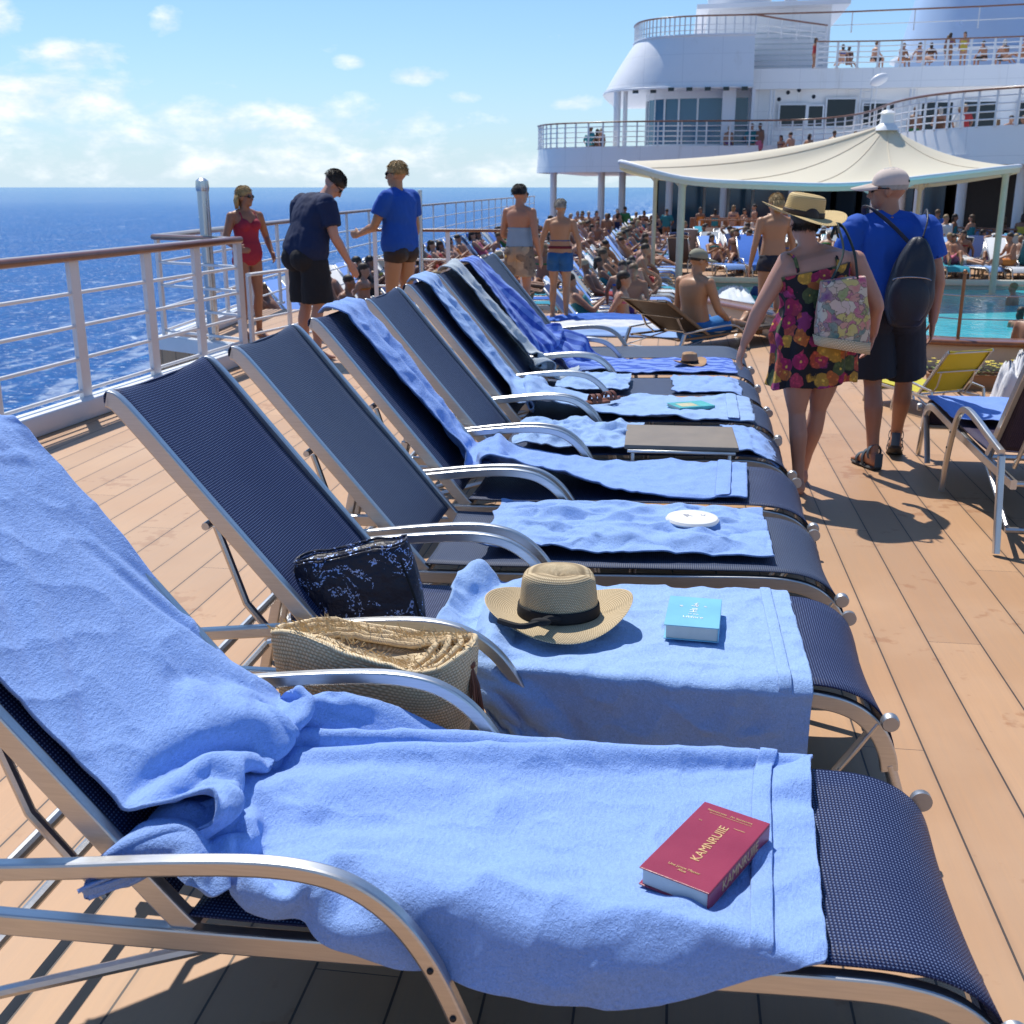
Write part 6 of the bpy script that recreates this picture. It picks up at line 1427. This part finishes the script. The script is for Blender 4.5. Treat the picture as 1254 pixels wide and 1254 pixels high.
# left bank of loungers, three files
for k, (fx, nm) in enumerate(((-4.9, 'seaward'), (-2.7, 'middle'), (-.55, 'poolside'))):
    y = 15.6+.3*k; i = 0
    while y < 50:
        spot(fx-.006*(y-16)*(1 if k == 0 else .3)+random.uniform(-.12, .12), y, LD+.0, R(random.uniform(-5, 5)), f'{ordn(i)} from the near end of the {nm} file', 'loungers in three files on the seaward pool deck', 'sunbathers in the three seaward files', .86)
        y += random.uniform(.74, .86)*(1+.012*i); i += 1
# rows beyond the pool
for r in range(6):
    y = 32.6+r*1.75; x = .6 if r else 1.2; i = 0
    while x < 13.5-.2*r:
        if not (abs(x-4.85) < .4 and r == 0):
            spot(x, y+random.uniform(-.3, .3), LD, R(-90+random.choice((-25, 0, 8, 30, 180))+random.uniform(-10, 10)), f'{ordn(i)} from the seaward end of row {r+1} beyond the pool' if 0 else f'{ordn(i)} from the left in the {ORD[r]} row beyond the pool', 'loungers in rows beyond the pool', 'sunbathers in rows beyond the pool', .95)
        x += random.uniform(.74, .86); i += 1
# right side of the pool
for i in range(9): spot(10.6, 17+i*1.5, LD, R(180+random.uniform(-6, 6)), f'{ordn(i)} along the right edge of the pool', 'loungers along the right pool edge', 'sunbathers on the right pool edge', .9)
# people by the bar, on the terraces, robed group
def row(kinds, n, x0, y0, x1, y1, z, where, group, jit=.3):
    for i in range(n):
        u = (i+.5)/n; bather(random.choice(kinds), (x0+(x1-x0)*u+random.uniform(-jit, jit), y0+(y1-y0)*u+random.uniform(-jit, jit), z), random.uniform(0, 6.28), f'{ordn(i)} from the left {where}', group)
row(['standing'], 9, .6, 50.3, 6.2, 50.0, LD, 'along the bar counter', 'people at the bar counter')
m_robe = None
row(['standing'], 13, -6.0, 50.5, -.6, 51.5, LD-.3, 'under the balcony against the sea', 'people under the balcony by the sea')
row(['standing'], 8, -5.2, 54.6, 0, 53.6, LD-.2, 'behind the crowd against the sea', 'people under the balcony by the sea')
row(['standing'], 14, 8.4, 39.4, 15.5, 34.8, LD, 'before the dark colonnade', 'people before the dark colonnade')
row(['standing'], 5, -4.6, 57.2, -3.6, 56.8, 2.62, 'at the left end of the balcony', 'people on the lower balcony', .2)
row(['standing', 'sitting'], 9, 2.0, 56.2, 8.4, 51, 2.62, 'at the middle of the balcony', 'people on the lower balcony')
row(['standing', 'sitting'], 18, 8.6, 44, 16.5, 36.3, 2.62, 'at the right part of the balcony', 'people on the lower balcony', .4)
row(['standing', 'sitting', 'sitting'], 15, 6.6, 58.9, 17, 58.2, 6.9, 'on the upper deck', 'people on the upper deck', .8)
for i, (x, y, r, s_) in enumerate(((6.9, 35.2, 2.6, 1.0), (7.45, 35.6, .4, 1.04), (7.9, 35.3, 3.6, .98), (7.2, 36.4, 1.5, 1.0))):
    o = fo(VAR['robed'][i % 2], 'person', (x, y, LD), r, (.72, .73, .74), s_); tag(o, ('robed person in white at the left of the group beyond the pool', 'tallest person in white robe in the group beyond the pool', 'robed person in white at the right of the group beyond the pool', 'robed person in white standing behind the group beyond the pool')[i], 'person', 'group in white robes beyond the pool')
# two bathers leaning on the pool parapet, and swimmers
for x, y, r, lab in ((3.42, 11.05, -.5, 'dark haired bather leaning on the parapet, near the bronze post'), (3.78, 11.0, .3, 'bare shouldered bather on the parapet, nearest the yellow grab rail')):
    o = fo(VAR['sitting'][0], 'person', (x, y, -.62), r, (.02, .03, .06), .98); tag(o, lab, 'person')
for i, (x, y) in enumerate(((3.4, 24), (6.6, 22.5), (7.7, 27), (2.2, 28.5), (5.2, 29))):
    o = fo(random.choice(VAR['standing']), 'person', (x, y, LD-1.35), random.uniform(0, 6), (.02, .05, .2)); tag(o, f'{ordn(i)} bather standing chest deep in the pool', 'person', 'bathers in the pool')
# towels heaped at the left rim of the pool, bags on the deck
def heap(label, loc, cc, w_, d_, h_, seed):
    rows = []; n = 22
    for i in range(n+1):
        r = []
        for j in range(n+1):
            u, v = i/n*2-1, j/n*2-1; e = max(0, 1-(u*u+v*v)*.55); r.append((u*w_, v*d_, .01+h_*e*(.4+1.1*(1-abs(mn.noise(V((u*2.4+seed, v*2.4, 0)))))**2)*min(1, (1-max(abs(u), abs(v)))*4)))
        rows.append(r)
    mb = MB(); mb.grid(rows); o = mb.build('towel_heap', m_ocol2, None, loc, angle=180); o.color = (*cc, 1); s = o.modifiers.new('t', 'SOLIDIFY'); s.thickness = .008; tag(o, label, 'towel')
heap('white towels heaped on the left rim of the pool', (1.35, 25.5, LD+.12), (.66, .70, .72), .4, 1.3, .18, 1)
heap('crumpled white towel by the yellow chairs', (2.55, 8.55, .0), (.74, .74, .76), .18, .16, .30, 5)
for i, (x, y, cn, cc) in enumerate(((-.75, 12.55, 'pale blue', (.3, .45, .75)), (-.65, 13.25, 'white', (.7, .72, .74)), (-.75, 13.95, 'royal blue', (.06, .16, .55)))): heap(f'{cn} beach towel spread flat on the deck past the last lounger', (x, y, .004), cc, .85, .27, .05, 7+i)
